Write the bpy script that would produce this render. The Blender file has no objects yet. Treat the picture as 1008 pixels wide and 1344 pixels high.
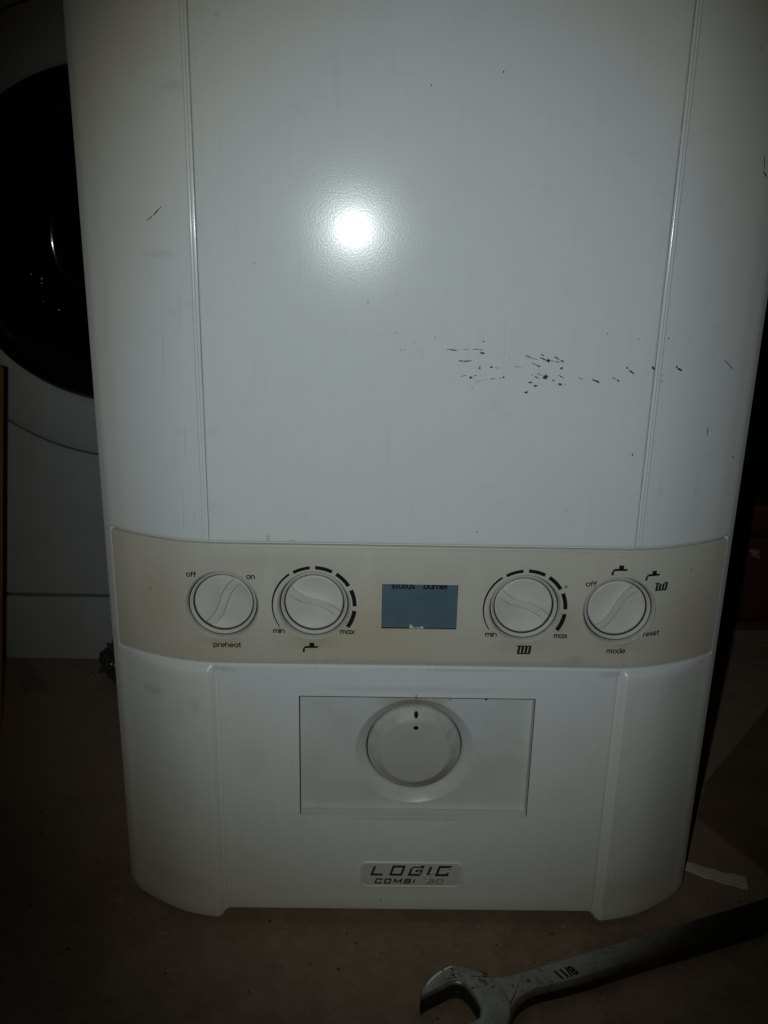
import bpy, bmesh, math, random
from mathutils import Vector, Matrix
from math import sin, cos, pi, radians
S = bpy.context.scene
COL = S.collection
random.seed(11)

# ---------------------------------------------------------------- camera, light, exposure
CX, CY, CZ = -0.0307666, -0.4984123, 0.4518911
rgt = Vector((0.99976318, -0.00833765, 0.02010167))
up = Vector((-0.0166448, 0.30209034, 0.95313398))
fwd = Vector((0.01401942, 0.95324284, -0.30188002))
cd = bpy.data.cameras.new('camera'); cam = bpy.data.objects.new('camera', cd); COL.objects.link(cam)
cam.matrix_world = Matrix(((rgt.x, up.x, -fwd.x, CX), (rgt.y, up.y, -fwd.y, CY), (rgt.z, up.z, -fwd.z, CZ), (0, 0, 0, 1)))
cd.sensor_fit = 'VERTICAL'; cd.sensor_height = 24.0; cd.lens = 1168.5 / 1344 * 24.0
cd.clip_start = 0.01; cd.clip_end = 50
S.camera = cam
S.render.resolution_x = 768; S.render.resolution_y = 1024

W = bpy.data.worlds.new("World"); S.world = W; W.use_nodes = True
W.node_tree.nodes['Background'].inputs[0].default_value = (1.0, 0.78, 0.6, 1)
W.node_tree.nodes['Background'].inputs[1].default_value = 0.0028

# the phone's flash: a small lamp beside the lens, its beam fading towards the edge
ld = bpy.data.lights.new('phone_flash', 'SPOT')
ld.energy = 3.9; ld.color = (1.0, 1.0, 1.0); ld.shadow_soft_size = 0.0035
ld.spot_size = radians(110); ld.spot_blend = 1.0
flash = bpy.data.objects.new('phone_flash', ld); COL.objects.link(flash)
flash.location = (-0.0545, -0.498, 0.452)
flash.matrix_world = Matrix(((rgt.x, up.x, -fwd.x, -0.0545), (rgt.y, up.y, -fwd.y, -0.498), (rgt.z, up.z, -fwd.z, 0.452), (0, 0, 0, 1)))
# beam profile of the little reflector: flat in the middle, a warm rim, dark outside
ld.use_nodes = True
nt = ld.node_tree; em = nt.nodes['Emission']
def LN(op, a, b=None):
    n = nt.nodes.new('ShaderNodeMath'); n.operation = op
    for i, v in enumerate((a, b)):
        if v is None: continue
        if isinstance(v, (int, float)): n.inputs[i].default_value = v
        else: nt.links.new(v, n.inputs[i])
    return n.outputs[0]
tc = nt.nodes.new('ShaderNodeTexCoord'); sp = nt.nodes.new('ShaderNodeSeparateXYZ'); nt.links.new(tc.outputs['Normal'], sp.inputs[0])
bu = LN('MULTIPLY', LN('DIVIDE', sp.outputs[0], sp.outputs[2]), -1); bv = LN('MULTIPLY', LN('DIVIDE', sp.outputs[1], sp.outputs[2]), -1)
q_ = LN('ADD', LN('POWER', LN('ABSOLUTE', LN('DIVIDE', LN('SUBTRACT', bu, 0.105), 0.535)), 2), LN('POWER', LN('ABSOLUTE', LN('DIVIDE', LN('SUBTRACT', bv, 0.145), 0.665)), 2))
q_ = LN('ADD', q_, LN('MULTIPLY', LN('MULTIPLY', LN('MAXIMUM', LN('SUBTRACT', 0.1, bu), 0), LN('MAXIMUM', LN('SUBTRACT', bv, 0.1), 0)), 1.2))
beam = LN('EXPONENT', LN('MULTIPLY', LN('POWER', q_, 2.3), -1))
nt.links.new(beam, em.inputs['Strength'])
cm = nt.nodes.new('ShaderNodeValToRGB'); nt.links.new(q_, cm.inputs[0])
cm.color_ramp.elements[0].position = 0.34; cm.color_ramp.elements[0].color = (0.92, 1.0, 1.02, 1)
cm.color_ramp.elements[1].position = 0.95; cm.color_ramp.elements[1].color = (1.05, 1.0, 0.84, 1)
nt.links.new(cm.outputs[0], em.inputs['Color'])

S.view_settings.view_transform = 'Standard'; S.view_settings.look = 'None'
S.view_settings.exposure = 0; S.view_settings.gamma = 1

# ---------------------------------------------------------------- materials
def new_mat(name, base, rough=0.5, metal=0.0, spec=0.5, **kw):
    m = bpy.data.materials.new(name); m.use_nodes = True
    b = m.node_tree.nodes['Principled BSDF']
    b.inputs['Base Color'].default_value = (*base, 1); b.inputs['Roughness'].default_value = rough
    b.inputs['Metallic'].default_value = metal; b.inputs['Specular IOR Level'].default_value = spec
    for k, v in kw.items(): b.inputs[k.replace('_', ' ')].default_value = v
    return m
def N(m, t, **kw):
    n = m.node_tree.nodes.new(t)
    for k, v in kw.items(): setattr(n, k, v)
    return n
def link(m, a, b): m.node_tree.links.new(a, b)
def noise(m, scale, detail=3, rough=0.55, stretch=None):
    tc = N(m, 'ShaderNodeTexCoord'); n = N(m, 'ShaderNodeTexNoise')
    n.inputs['Scale'].default_value = scale; n.inputs['Detail'].default_value = detail; n.inputs['Roughness'].default_value = rough
    if stretch:
        mp = N(m, 'ShaderNodeMapping'); mp.inputs['Scale'].default_value = stretch
        link(m, tc.outputs['Object'], mp.inputs['Vector']); link(m, mp.outputs[0], n.inputs['Vector'])
    else: link(m, tc.outputs['Object'], n.inputs['Vector'])
    return n.outputs['Fac']
def ramp(m, fac, stops):
    r = N(m, 'ShaderNodeValToRGB'); e = r.color_ramp.elements
    while len(e) < len(stops): e.new(0.5)
    for i, (p, c) in enumerate(stops):
        e[i].position = p; e[i].color = (*c, 1) if not isinstance(c, (int, float)) else (c, c, c, 1)
    link(m, fac, r.inputs[0]); return r.outputs[0]
def mix(m, fac, a, b, mode='MIX'):
    x = N(m, 'ShaderNodeMix', data_type='RGBA', blend_type=mode)
    if isinstance(fac, (int, float)): x.inputs[0].default_value = fac
    else: link(m, fac, x.inputs[0])
    for v, i in ((a, 6), (b, 7)):
        if isinstance(v, tuple): x.inputs[i].default_value = (*v, 1)
        else: link(m, v, x.inputs[i])
    return x.outputs[2]
def bump(m, h, strength, dist, normal=None):
    b = N(m, 'ShaderNodeBump'); b.inputs['Strength'].default_value = strength; b.inputs['Distance'].default_value = dist
    link(m, h, b.inputs['Height'])
    if normal: link(m, normal, b.inputs['Normal'])
    return b.outputs[0]
def P(m): return m.node_tree.nodes['Principled BSDF']
def spot_mask(m, cx, cz, rx, rz, soft=0.5):
    """1 inside an ellipse round a place on the front, 0 outside, with a ragged rim"""
    tc = N(m, 'ShaderNodeTexCoord'); mp = N(m, 'ShaderNodeMapping')
    mp.inputs['Location'].default_value = (-cx / rx, 0, -cz / rz); mp.inputs['Scale'].default_value = (1 / rx, 0, 1 / rz)
    link(m, tc.outputs['Object'], mp.inputs['Vector'])
    ln = N(m, 'ShaderNodeVectorMath', operation='LENGTH'); link(m, mp.outputs[0], ln.inputs[0])
    ad = N(m, 'ShaderNodeMath', operation='MULTIPLY_ADD'); link(m, noise(m, 190, 4, .7), ad.inputs[0]); ad.inputs[1].default_value = 1.3
    link(m, ln.outputs['Value'], ad.inputs[2])
    mr = N(m, 'ShaderNodeMapRange'); mr.inputs[1].default_value = 1.0 + soft; mr.inputs[2].default_value = 1.2 - soft * .4
    mr.inputs[3].default_value = 0; mr.inputs[4].default_value = 1
    link(m, ad.outputs[0], mr.inputs[0]); return mr.outputs[0]
def mul(m, a, k):
    x = N(m, 'ShaderNodeMath', operation='MULTIPLY'); link(m, a, x.inputs[0])
    if isinstance(k, (int, float)): x.inputs[1].default_value = k
    else: link(m, k, x.inputs[1])
    return x.outputs[0]

# white enamel, faint orange peel, hand smudges
M_white = new_mat('white_enamel', (.74, .78, .765), .14, spec=.15, Coat_Weight=.14, Coat_Roughness=.10, Coat_IOR=1.5)
def white_nodes(m, spots, rough):
    c = mix(m, mul(m, ramp(m, noise(m, 9, 5, .6), [(.48, 0.), (.75, 1.)]), .10), (.745, .785, .77), (.56, .55, .49))
    c = mix(m, mul(m, ramp(m, noise(m, 60, 5, .7), [(.56, 0.), (.72, 1.)]), .10), c, (.40, .39, .35))
    c = mix(m, mul(m, ramp(m, noise(m, 40, 4, .7, (5, 1, .35)), [(.56, 0.), (.72, 1.)]), .13), c, (.42, .42, .40))
    for (x, z, rx, rz, f, col) in spots:
        c = mix(m, mul(m, spot_mask(m, x, z, rx, rz), f), c, col)
    link(m, c, P(m).inputs['Base Color'])
    r = ramp(m, noise(m, 14, 4, .6), [(.3, rough * .93), (.8, rough * 1.15)]); link(m, r, P(m).inputs['Roughness'])
    link(m, bump(m, noise(m, 900, 2, .6), .26, .00010, bump(m, noise(m, 2600, 1, .5), .28, .00004)), P(m).inputs['Normal'])
    link(m, bump(m, noise(m, 900, 2, .6), .11, .00010), P(m).inputs['Coat Normal'])
br = (.34, .27, .19); gy = (.30, .30, .28)
white_nodes(M_white, [(-.0917, .2765, .0015, .003, .35, br), (-.0775, .275, .004, .0015, .2, br), (-.096, .4336, .0010, .0010, .35, br),
                      (-.112, .553, .002, .0015, .22, gy), (-.118, .5436, .0012, .001, .22, gy), (-.148, .437, .012, .004, .14, gy),
                      (-.135, .52, .01, .004, .16, gy)], .182)
M_cover = new_mat('white_cover_plastic', (.73, .77, .75), .24)
white_nodes(M_cover, [(.117, .135, .0012, .0008, .35, br), (-.082, .149, .0008, .0008, .3, br), (-.168, .170, .010, .006, .26, gy), (-.140, .165, .005, .010, .18, gy),
                      (-.150, .160, .005, .016, .12, gy), (-.108, .050, .008, .004, .10, gy), (-.104, .125, .012, .02, .10, br), (.10, .10, .02, .012, .06, br), (.0, .03, .08, .01, .10, br), (.0, .1775, .09, .0035, .16, br), (-.16, .03, .03, .012, .14, br), (.15, .03, .03, .012, .12, br), (-.15, .10, .012, .03, .10, gy), (.0, .082, .07, .002, .22, br), (-.12, .19, .01, .003, .25, br), (.12, .19, .01, .003, .25, br), (.03, .1915, .07, .0018, .25, br)], .24)

M_fascia = new_mat('beige_fascia_plastic', (.62, .58, .48), .42)
m = M_fascia
c = mix(m, ramp(m, noise(m, 12, 4, .6), [(.35, 0.), (.7, 1.)]), (.58, .56, .48), (.54, .52, .435))
c = mix(m, mul(m, spot_mask(m, -.035, .212, .075, .022, .7), .50), c, (.50, .43, .27))
c = mix(m, mul(m, spot_mask(m, -.125, .20, .035, .012, .7), .4), c, (.50, .45, .30))
c = mix(m, mul(m, spot_mask(m, -.030, .23, .012, .028, .7), .35), c, (.50, .43, .28))
c = mix(m, mul(m, spot_mask(m, .096, .199, .010, .005, .5), .28), c, (.25, .25, .20))
c = mix(m, mul(m, ramp(m, noise(m, 420, 3, .7), [(.66, 0.), (.74, 1.)]), .35), c, (.25, .21, .14))
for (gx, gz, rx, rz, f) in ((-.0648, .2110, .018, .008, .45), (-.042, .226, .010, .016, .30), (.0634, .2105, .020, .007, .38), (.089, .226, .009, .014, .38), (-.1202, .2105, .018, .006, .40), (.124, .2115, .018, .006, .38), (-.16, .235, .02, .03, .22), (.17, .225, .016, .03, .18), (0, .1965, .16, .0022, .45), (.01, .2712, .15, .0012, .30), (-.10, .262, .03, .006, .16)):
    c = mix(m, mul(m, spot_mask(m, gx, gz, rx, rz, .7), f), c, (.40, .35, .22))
link(m, c, P(m).inputs['Base Color'])
link(m, bump(m, noise(m, 1800, 2, .6), .25, .00006), P(m).inputs['Normal'])

M_knob = new_mat('grey_white_knob_plastic', (.60, .60, .55), .55)
m = M_knob
c = mix(m, ramp(m, noise(m, 70, 5, .7), [(.45, 0.), (.75, 1.)]), (.59, .595, .55), (.54, .53, .475))
c = mix(m, mul(m, ramp(m, noise(m, 300, 4, .75), [(.60, 0.), (.72, 1.)]), .22), c, (.30, .26, .19))
link(m, c, P(m).inputs['Base Color']); link(m, bump(m, noise(m, 1500, 2, .6), .3, .00006), P(m).inputs['Normal'])
M_bezel = new_mat('grimy_bezel_plastic', (.5, .48, .42), .4)
m = M_bezel
c = mix(m, ramp(m, noise(m, 160, 5, .75), [(.50, 0.), (.72, 1.)]), (.54, .52, .46), (.38, .34, .27))
link(m, c, P(m).inputs['Base Color'])
M_dial = new_mat('grey_timer_dial', (.6, .6, .56), .4)
m = M_dial
c = mix(m, ramp(m, noise(m, 50, 5, .7), [(.45, 0.), (.8, 1.)]), (.50, .515, .48), (.45, .44, .385))
c = mix(m, mul(m, ramp(m, noise(m, 350, 4, .75), [(.60, 0.), (.70, 1.)]), .30), c, (.27, .23, .17))
link(m, c, P(m).inputs['Base Color']); link(m, bump(m, noise(m, 1500, 2, .6), .3, .00006), P(m).inputs['Normal'])
M_dialrim = new_mat('dirty_shaded_dial_rim', (.4, .37, .3), .5)
m = M_dialrim
link(m, mix(m, ramp(m, noise(m, 130, 5, .75), [(.38, 0.), (.66, 1.)]), (.55, .555, .52), (.45, .43, .37)), P(m).inputs['Base Color'])
m = M_dialrim
link(m, mix(m, mul(m, spot_mask(m, .012, .106, .026, .014, .7), .75), mix(m, ramp(m, noise(m, 130, 5, .75), [(.38, 0.), (.66, 1.)]), (.52, .525, .49), (.42, .40, .34)), (.26, .22, .17)), P(m).inputs['Base Color'])  # lower right of the slope darkened: its shade put into the colour
M_timer = new_mat('grey_white_timer_plastic', (.6, .63, .6), .35)
m = M_timer
c = mix(m, ramp(m, noise(m, 22, 5, .7), [(.4, 0.), (.75, 1.)]), (.64, .675, .65), (.56, .575, .535))
c = mix(m, mul(m, spot_mask(m, .004, .094, .026, .007, .7), .45), c, (.50, .47, .38))
c = mix(m, mul(m, spot_mask(m, -.002, .164, .026, .007, .7), .7), c, (.40, .35, .27))  # brown crescent paints the shade of the funnel's downward-facing top
c = mix(m, mul(m, ramp(m, noise(m, 380, 3, .75), [(.64, 0.), (.72, 1.)]), .25), c, (.30, .26, .20))
link(m, c, P(m).inputs['Base Color'])
M_funnel = new_mat('dusty_timer_surround', (.5, .47, .40), .5)
m = M_funnel
c = mix(m, ramp(m, noise(m, 90, 5, .7), [(.4, 0.), (.7, 1.)]), (.52, .51, .46), (.44, .40, .32))
link(m, c, P(m).inputs['Base Color'])
M_black = new_mat('black_print', (.012, .012, .012), .8, spec=.15)
M_chip = new_mat('dark_paint_scrape', (.030, .033, .031), .7)
M_dark = new_mat('dark_gap', (.01, .01, .01), .8)
M_crease = new_mat('crease_grey', (.26, .27, .26), .8, spec=.1)
M_joint = new_mat('joint_dirt', (.13, .12, .10), .8, spec=.1)
M_grime_shade = new_mat('brown_grime_and_gap_shade', (.10, .075, .05), .8)
M_lcd = new_mat('blue_grey_lcd', (.085, .135, .18), .55)
m = M_lcd; link(m, mix(m, ramp(m, noise(m, 60, 3), [(.3, 0.), (.7, 1.)]), (.072, .132, .165), (.09, .155, .19)), P(m).inputs['Base Color'])
M_lcdink = new_mat('lcd_lettering', (.012, .016, .024), .4)
M_scrap = new_mat('white_film_scrap', (.8, .8, .75), .3)
M_badge = new_mat('grey_badge_plate', (.58, .60, .57), .35)
M_rubbed = new_mat('rubbed_lettering', (.26, .26, .25), .4)
M_jaw_glint = new_mat('painted_jaw_glint', (.95, .95, .92), .35)
M_chrome = new_mat('dark_chrome_lettering', (.16, .165, .155), .22, .85)
M_glint_bead = new_mat('bright_glint_bead', (.95, .97, .95), .30, 1.0)

# floor: brown, dusty, worn
M_floor = new_mat('dusty_brown_floor', (.14, .10, .08), .75, spec=.25)
m = M_floor
c = mix(m, ramp(m, noise(m, 4.5, 6, .62), [(.35, 0.), (.68, 1.)]), (.20, .142, .108), (.285, .205, .155))
c = mix(m, mul(m, ramp(m, noise(m, 26, 6, .75), [(.46, 0.), (.62, 1.)]), .65), c, (.34, .26, .20))
c = mix(m, mul(m, ramp(m, noise(m, 11, 5, .7), [(.52, 0.), (.70, 1.)]), .55), c, (.135, .09, .068))
def floor_patch(cx, cy, rx, ry):
    tc = N(m, 'ShaderNodeTexCoord'); mp = N(m, 'ShaderNodeMapping'); mp.inputs['Location'].default_value = (-cx / rx, -cy / ry, 0); mp.inputs['Scale'].default_value = (1 / rx, 1 / ry, 0)
    link(m, tc.outputs['Object'], mp.inputs['Vector']); ln = N(m, 'ShaderNodeVectorMath', operation='LENGTH'); link(m, mp.outputs[0], ln.inputs[0])
    ad = N(m, 'ShaderNodeMath', operation='MULTIPLY_ADD'); link(m, noise(m, 16, 6, .75), ad.inputs[0]); ad.inputs[1].default_value = 1.4; link(m, ln.outputs['Value'], ad.inputs[2])
    mr = N(m, 'ShaderNodeMapRange'); mr.inputs[1].default_value = 2.0; mr.inputs[2].default_value = 1.0; mr.inputs[3].default_value = 0; mr.inputs[4].default_value = 1
    link(m, ad.outputs[0], mr.inputs[0]); return mr.outputs[0]
for (px_, py_, rx_, ry_, f_) in ((-.36, .20, .22, .22, .75), (.32, .25, .16, .22, .6), (.22, .04, .07, .05, .55), (-.12, -.02, .16, .05, .25), (.33, -.12, .15, .06, .45)):
    c = mix(m, mul(m, floor_patch(px_, py_, rx_, ry_), f_), c, (.37, .31, .25))  # greyer patches lift the floor colour, partly for light the beam lacks
c = mix(m, mul(m, ramp(m, noise(m, 130, 6, .8), [(.50, 0.), (.66, 1.)]), .35), c, (.40, .34, .28))
c = mix(m, mul(m, ramp(m, noise(m, 700, 3, .8), [(.60, 0.), (.72, 1.)]), .5), c, (.26, .22, .18))
c = mix(m, mul(m, ramp(m, noise(m, 520, 3, .8), [(.60, 0.), (.70, 1.)]), .6), c, (.05, .035, .028))
link(m, c, P(m).inputs['Base Color'])
link(m, bump(m, noise(m, 900, 4, .7), .6, .0005, bump(m, noise(m, 40, 5, .65), .5, .002)), P(m).inputs['Normal'])
M_sheet = new_mat('dark_brown_vinyl', (.14, .10, .065), .7, spec=.2)
m = M_sheet
c = mix(m, ramp(m, noise(m, 14, 6, .7), [(.35, 0.), (.7, 1.)]), (.15, .108, .072), (.21, .16, .11)); link(m, c, P(m).inputs['Base Color'])
link(m, bump(m, noise(m, 500, 3, .7), .5, .0004), P(m).inputs['Normal'])
M_strip = new_mat('pale_torn_strip', (.38, .34, .29), .8)
m = M_strip; link(m, mix(m, ramp(m, noise(m, 120, 5, .7), [(.4, 0.), (.7, 1.)]), (.85, .80, .72), (.65, .58, .50)), P(m).inputs['Base Color'])
M_strip2 = new_mat('dull_brown_strip', (.22, .17, .14), .8)
M_crumb = new_mat('pale_crumb', (.36, .32, .27), .7)
M_crumb2 = new_mat('dark_crumb', (.03, .025, .02), .7)
M_wash = new_mat('white_washer_enamel', (.44, .48, .52), .4)
m = M_wash
c = mix(m, ramp(m, noise(m, 8, 4, .6), [(.4, 0.), (.75, 1.)]), (.43, .465, .50), (.35, .37, .39)); link(m, c, P(m).inputs['Base Color'])
M_door = new_mat('black_gloss_plastic', (.006, .006, .007), .16, spec=.5)
m = M_door; link(m, bump(m, noise(m, 60, 4, .7), .35, .003), P(m).inputs['Normal'])
M_glass = new_mat('dark_door_glass', (.004, .004, .005), .08)
M_seal = new_mat('grey_rubber', (.03, .03, .03), .5)
M_steel = new_mat('bead_and_latch_steel', (.5, .5, .5), .25, 1.0)
M_wood = new_mat('orange_brown_wood', (.40, .20, .07), .6)
m = M_wood
c = mix(m, ramp(m, noise(m, 30, 6, .7, (8, 8, .5)), [(.35, 0.), (.7, 1.)]), (.62, .33, .11), (.40, .20, .07)); link(m, c, P(m).inputs['Base Color'])
M_batten = new_mat('dull_batten_wood', (.24, .21, .13), .7)
m = M_batten; link(m, mix(m, ramp(m, noise(m, 40, 5, .7, (1, 8, 8)), [(.35, 0.), (.7, 1.)]), (.15, .13, .08), (.09, .07, .045)), P(m).inputs['Base Color'])
M_red = new_mat('dark_red_metal', (.05, .01, .008), .6)
m = M_red; link(m, mix(m, ramp(m, noise(m, 25, 5, .7), [(.4, 0.), (.7, 1.)]), (.050, .0045, .0035), (.03, .005, .004)), P(m).inputs['Base Color'])
M_label = new_mat('scuffed_paper_label', (.22, .15, .14), .7)
M_wall = new_mat('dark_wall_plaster', (.10, .09, .08), .9)
# wrench steel
M_wrench = new_mat('worn_wrench_steel', (.42, .42, .40), .36, .55)
m = M_wrench
c = mix(m, ramp(m, noise(m, 45, 5, .7), [(.40, 0.), (.70, 1.)]), (.35, .355, .34), (.23, .22, .20))
c = mix(m, mul(m, ramp(m, noise(m, 230, 4, .75, (1, 1.6, 1)), [(.60, 0.), (.66, 1.)]), .8), c, (.03, .025, .02))
# handle's shade painted into the colour past the lit flat; the border runs slantwise
tc_ = N(m, 'ShaderNodeTexCoord'); sx_ = N(m, 'ShaderNodeSeparateXYZ'); link(m, tc_.outputs['Object'], sx_.inputs[0])
a_ = N(m, 'ShaderNodeMath', operation='MULTIPLY_ADD'); link(m, sx_.outputs[1], a_.inputs[0]); a_.inputs[1].default_value = -1.6; link(m, sx_.outputs[0], a_.inputs[2])
b_ = N(m, 'ShaderNodeMath', operation='MULTIPLY_ADD'); link(m, noise(m, 40, 4, .7), b_.inputs[0]); b_.inputs[1].default_value = .03; link(m, a_.outputs[0], b_.inputs[2])
mr_ = N(m, 'ShaderNodeMapRange', interpolation_type='SMOOTHSTEP'); mr_.inputs[1].default_value = .185; mr_.inputs[2].default_value = .255; link(m, b_.outputs[0], mr_.inputs[0])
c = mix(m, mr_.outputs[0], c, (.045, .042, .038))
link(m, c, P(m).inputs['Base Color'])
link(m, bump(m, noise(m, 260, 4, .7), .35, .0005), P(m).inputs['Normal'])
M_wrench_side = new_mat('dark_wrench_side', (.06, .055, .05), .5, .5)  # darker steel on the side walls of jaw and shank
m = M_wrench_side
c = mix(m, ramp(m, noise(m, 90, 5, .7), [(.45, 0.), (.7, 1.)]), (.035, .032, .03), (.095, .085, .075)); link(m, c, P(m).inputs['Base Color'])

# ---------------------------------------------------------------- helpers
def tag(o, label=None, cat=None, group=None, kind=None):
    if label: o['label'] = label
    if cat: o['category'] = cat
    if group: o['group'] = group
    if kind: o['kind'] = kind
    return o
def empty(name, loc, label, cat, group=None):
    o = bpy.data.objects.new(name, None); COL.objects.link(o); o.location = loc; o.empty_display_size = .05
    return tag(o, label, cat, group)
def obj(name, me, mat, parent=None, loc=None, smooth=None):
    """links mesh data as an object; vertices are given in world space unless loc is set"""
    if isinstance(me, bmesh.types.BMesh):
        bm = me; me = bpy.data.meshes.new(name); bm.to_mesh(me); bm.free()
    if mat and not me.materials:
        for x in (mat if isinstance(mat, (list, tuple)) else [mat]): me.materials.append(x)
    if smooth is not None:
        for p in me.polygons: p.use_smooth = True
        me.set_sharp_from_angle(angle=radians(smooth))
    o = bpy.data.objects.new(name, me); COL.objects.link(o)
    if parent is not None:
        o.parent = parent
        base = parent
        off = Vector((0, 0, 0))
        while base is not None: off += base.location; base = base.parent
        o.location = (Vector(loc) if loc else Vector((0, 0, 0))) - off
    elif loc: o.location = loc
    return o
def box(bm, c, s, bev=0, rot=None):
    r = bmesh.ops.create_cube(bm, size=1.0)['verts']
    bmesh.ops.scale(bm, vec=s, verts=r)
    if bev:
        ed = list({e for v in r for e in v.link_edges})
        r2 = bmesh.ops.bevel(bm, geom=ed, offset=bev, segments=2, affect='EDGES', profile=.6)
        r = list({v for f in r2['faces'] for v in f.verts} | {v for v in r if v.is_valid})
    if rot is not None: bmesh.ops.rotate(bm, cent=(0, 0, 0), matrix=rot, verts=r)
    bmesh.ops.translate(bm, vec=c, verts=r)
    return r
def lathe(bm, pts, c=(0, 0), n=96, mats=None):
    """pts = (radius, y) turned about an axis along y through x=c[0], z=c[1]"""
    rings = []
    for r, y in pts:
        if r < 1e-6: rings.append([bm.verts.new((c[0], y, c[1]))])
        else: rings.append([bm.verts.new((c[0] + r * cos(2 * pi * k / n), y, c[1] + r * sin(2 * pi * k / n))) for k in range(n)])
    for i in range(len(rings) - 1):
        a, b = rings[i], rings[i + 1]
        for k in range(n):
            k2 = (k + 1) % n
            if len(a) == 1 and len(b) == 1: continue
            if len(b) == 1: f = bm.faces.new((a[k], a[k2], b[0]))
            elif len(a) == 1: f = bm.faces.new((a[0], b[k2], b[k]))
            else: f = bm.faces.new((a[k], a[k2], b[k2], b[k]))
            if mats: f.material_index = mats[i]
    return rings
def grid(bm, rows):
    vs = [[bm.verts.new(p) for p in r] for r in rows]
    return vs
def fix(bm):
    bmesh.ops.recalc_face_normals(bm, faces=bm.faces[:]); return bm

# ---------------------------------------------------------------- boiler profile (plan view of the front)
CTRL = [(0, 0), (.04, 0), (.08, 0), (.11, 0), (.127, 0), (.140, .0020), (.150, .0045), (.160, .0080), (.170, .0122), (.180, .0172), (.188, .0222), (.1925, .0254),
        (.1952, .0279), (.1964, .0291), (.1971, .0300), (.1975, .0312), (.1977, .0330), (.1977, .05)]
def cat(p0, p1, p2, p3, t):
    return tuple(.5 * (2 * b + (c - a) * t + (2 * a - 5 * b + 4 * c - d) * t * t + (-a + 3 * b - 3 * c + d) * t ** 3) for a, b, c, d in zip(p0, p1, p2, p3))
CURVE = []
cr = CTRL[4:]; cr = [(.116, -.0012)] + cr + [(.1977, .2)]
for i in range(1, len(cr) - 2):
    for k in range(8): CURVE.append(cat(cr[i - 1], cr[i], cr[i + 1], cr[i + 2], k / 8))
CURVE.append((.1977, .05)); CURVE.append((.1977, .15)); CURVE.append((.1977, .268))
CURVE = [q for i, q in enumerate(CURVE) if i == 0 or q[1] > CURVE[i - 1][1] + 1e-5]
def py(x):
    x = abs(x)
    if x <= .127: return 0.0
    for (a, b), (c, d) in zip(CURVE, CURVE[1:]):
        if a <= x <= c and c > a: return b + (d - b) * (x - a) / (c - a)
    return .05
def ss(a, b, t):
    t = max(0, min(1, (t - a) / (b - a))); return t * t * (3 - 2 * t)
def half_cols(extra):
    xs = sorted(set([0, .02, .0325, .05, .065, .09, .105, .115] + extra))
    cols = [(x, 0.0) for x in xs if x < .1269]
    cols += [q for q in CURVE if all(abs(q[0] - e) > 1e-5 for e in [])]
    cols += [(x, py(x)) for x in extra if x >= .1269 and x < .1965]
    cols = sorted(set(cols), key=lambda q: (q[1], q[0])) if False else sorted(set(cols), key=lambda q: q[0] + q[1])
    out = []
    for q in cols:
        if not out or (q[0] - out[-1][0]) ** 2 + (q[1] - out[-1][1]) ** 2 > (1e-5) ** 2: out.append(q)
    return out
def normals(cols):
    ns = []
    for i, q in enumerate(cols):
        a = cols[max(0, i - 1)]; b = cols[min(len(cols) - 1, i + 1)]
        if q[0] <= .1272: ns.append((0, -1)); continue
        tx, ty = b[0] - a[0], b[1] - a[1]; l = math.hypot(tx, ty); ns.append((ty / l, -tx / l))
    return ns
def full(cols):
    ns = normals(cols)
    L = [(-x, y, -nx, ny, x) for (x, y), (nx, ny) in zip(cols, ns) if x > 0][::-1]
    R = [(x, y, nx, ny, x) for (x, y), (nx, ny) in zip(cols, ns)]
    return L + R

boiler = empty('boiler', (0, .13, .002), 'white combi boiler with curved sides, beige control strip and scuffed front, standing on the floor', 'boiler')

# upper front panel
def bead(x):                      # groove and double bead along the crease; + is outwards
    g = -.0005 * math.exp(-((x - .1266) / .00042) ** 2)
    b = .00032 * math.exp(-((x - .1282) / .00045) ** 2) + .00030 * math.exp(-((x - .1298) / .00050) ** 2)
    return g + b + .00015 * ss(.131, .1275, x) * (x > .127)
cols = full(half_cols([.1255, .1260, .1263] + [.1264 + .00015 * k for k in range(38)] + [.1325, .134]))
rows = []
zs = [(.2737, .0035), (.2737, .0014), (.2740, .0006), (.2744, .0002), (.2750, 0), (.276, 0)] + [(.28 + .42 * k / 14, 0) for k in range(15)] + [(.700, .004)]
for z, ins in zs:
    r = []
    for x, y, nx, ny, ax in cols:
        edge = ss(.1935, .1915, ax)
        d = (bead(ax) if ax < .135 else 0) * ss(.30, .312, z) * 1.0 + (bead(ax) * .35 if ax < .135 else 0) * (1 - ss(.30, .312, z)) - ins * (edge if z < .5 else 1)
        r.append((x + nx * d, y + ny * d, z))
    rows.append(r)
bm = bmesh.new(); vs = grid(bm, rows)
for a, b in zip(vs, vs[1:]):
    for i in range(len(a) - 1): bm.faces.new((a[i], a[i + 1], b[i + 1], b[i]))
top = vs[-1]; bm.faces.new(top)
bmesh.ops.recalc_face_normals(bm, faces=bm.faces[:])
fp = obj('front_panel', bm, M_white, boiler, smooth=38)

for s_ in (-1, 1):
    bm = bmesh.new(); rr = random.Random(3); zz = [.2746 + .4244 * k / 60 for k in range(61)]
    vv = [(bm.verts.new((s_ * (.12650 - rr.uniform(0, .00010)), -.00004 - .0001 * 0, z)), bm.verts.new((s_ * (.12680 + rr.uniform(0, .00010)), -.00004, z))) for z in zz]
    for a, c_ in zip(vv, vv[1:]):
        f = bm.faces.new((a[0], a[1], c_[1], c_[0])); f.normal_update()
        if f.normal.y > 0: f.normal_flip()
    obj('crease_line', bm, M_crease, fp)  # thin grey strip along each crease

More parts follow.
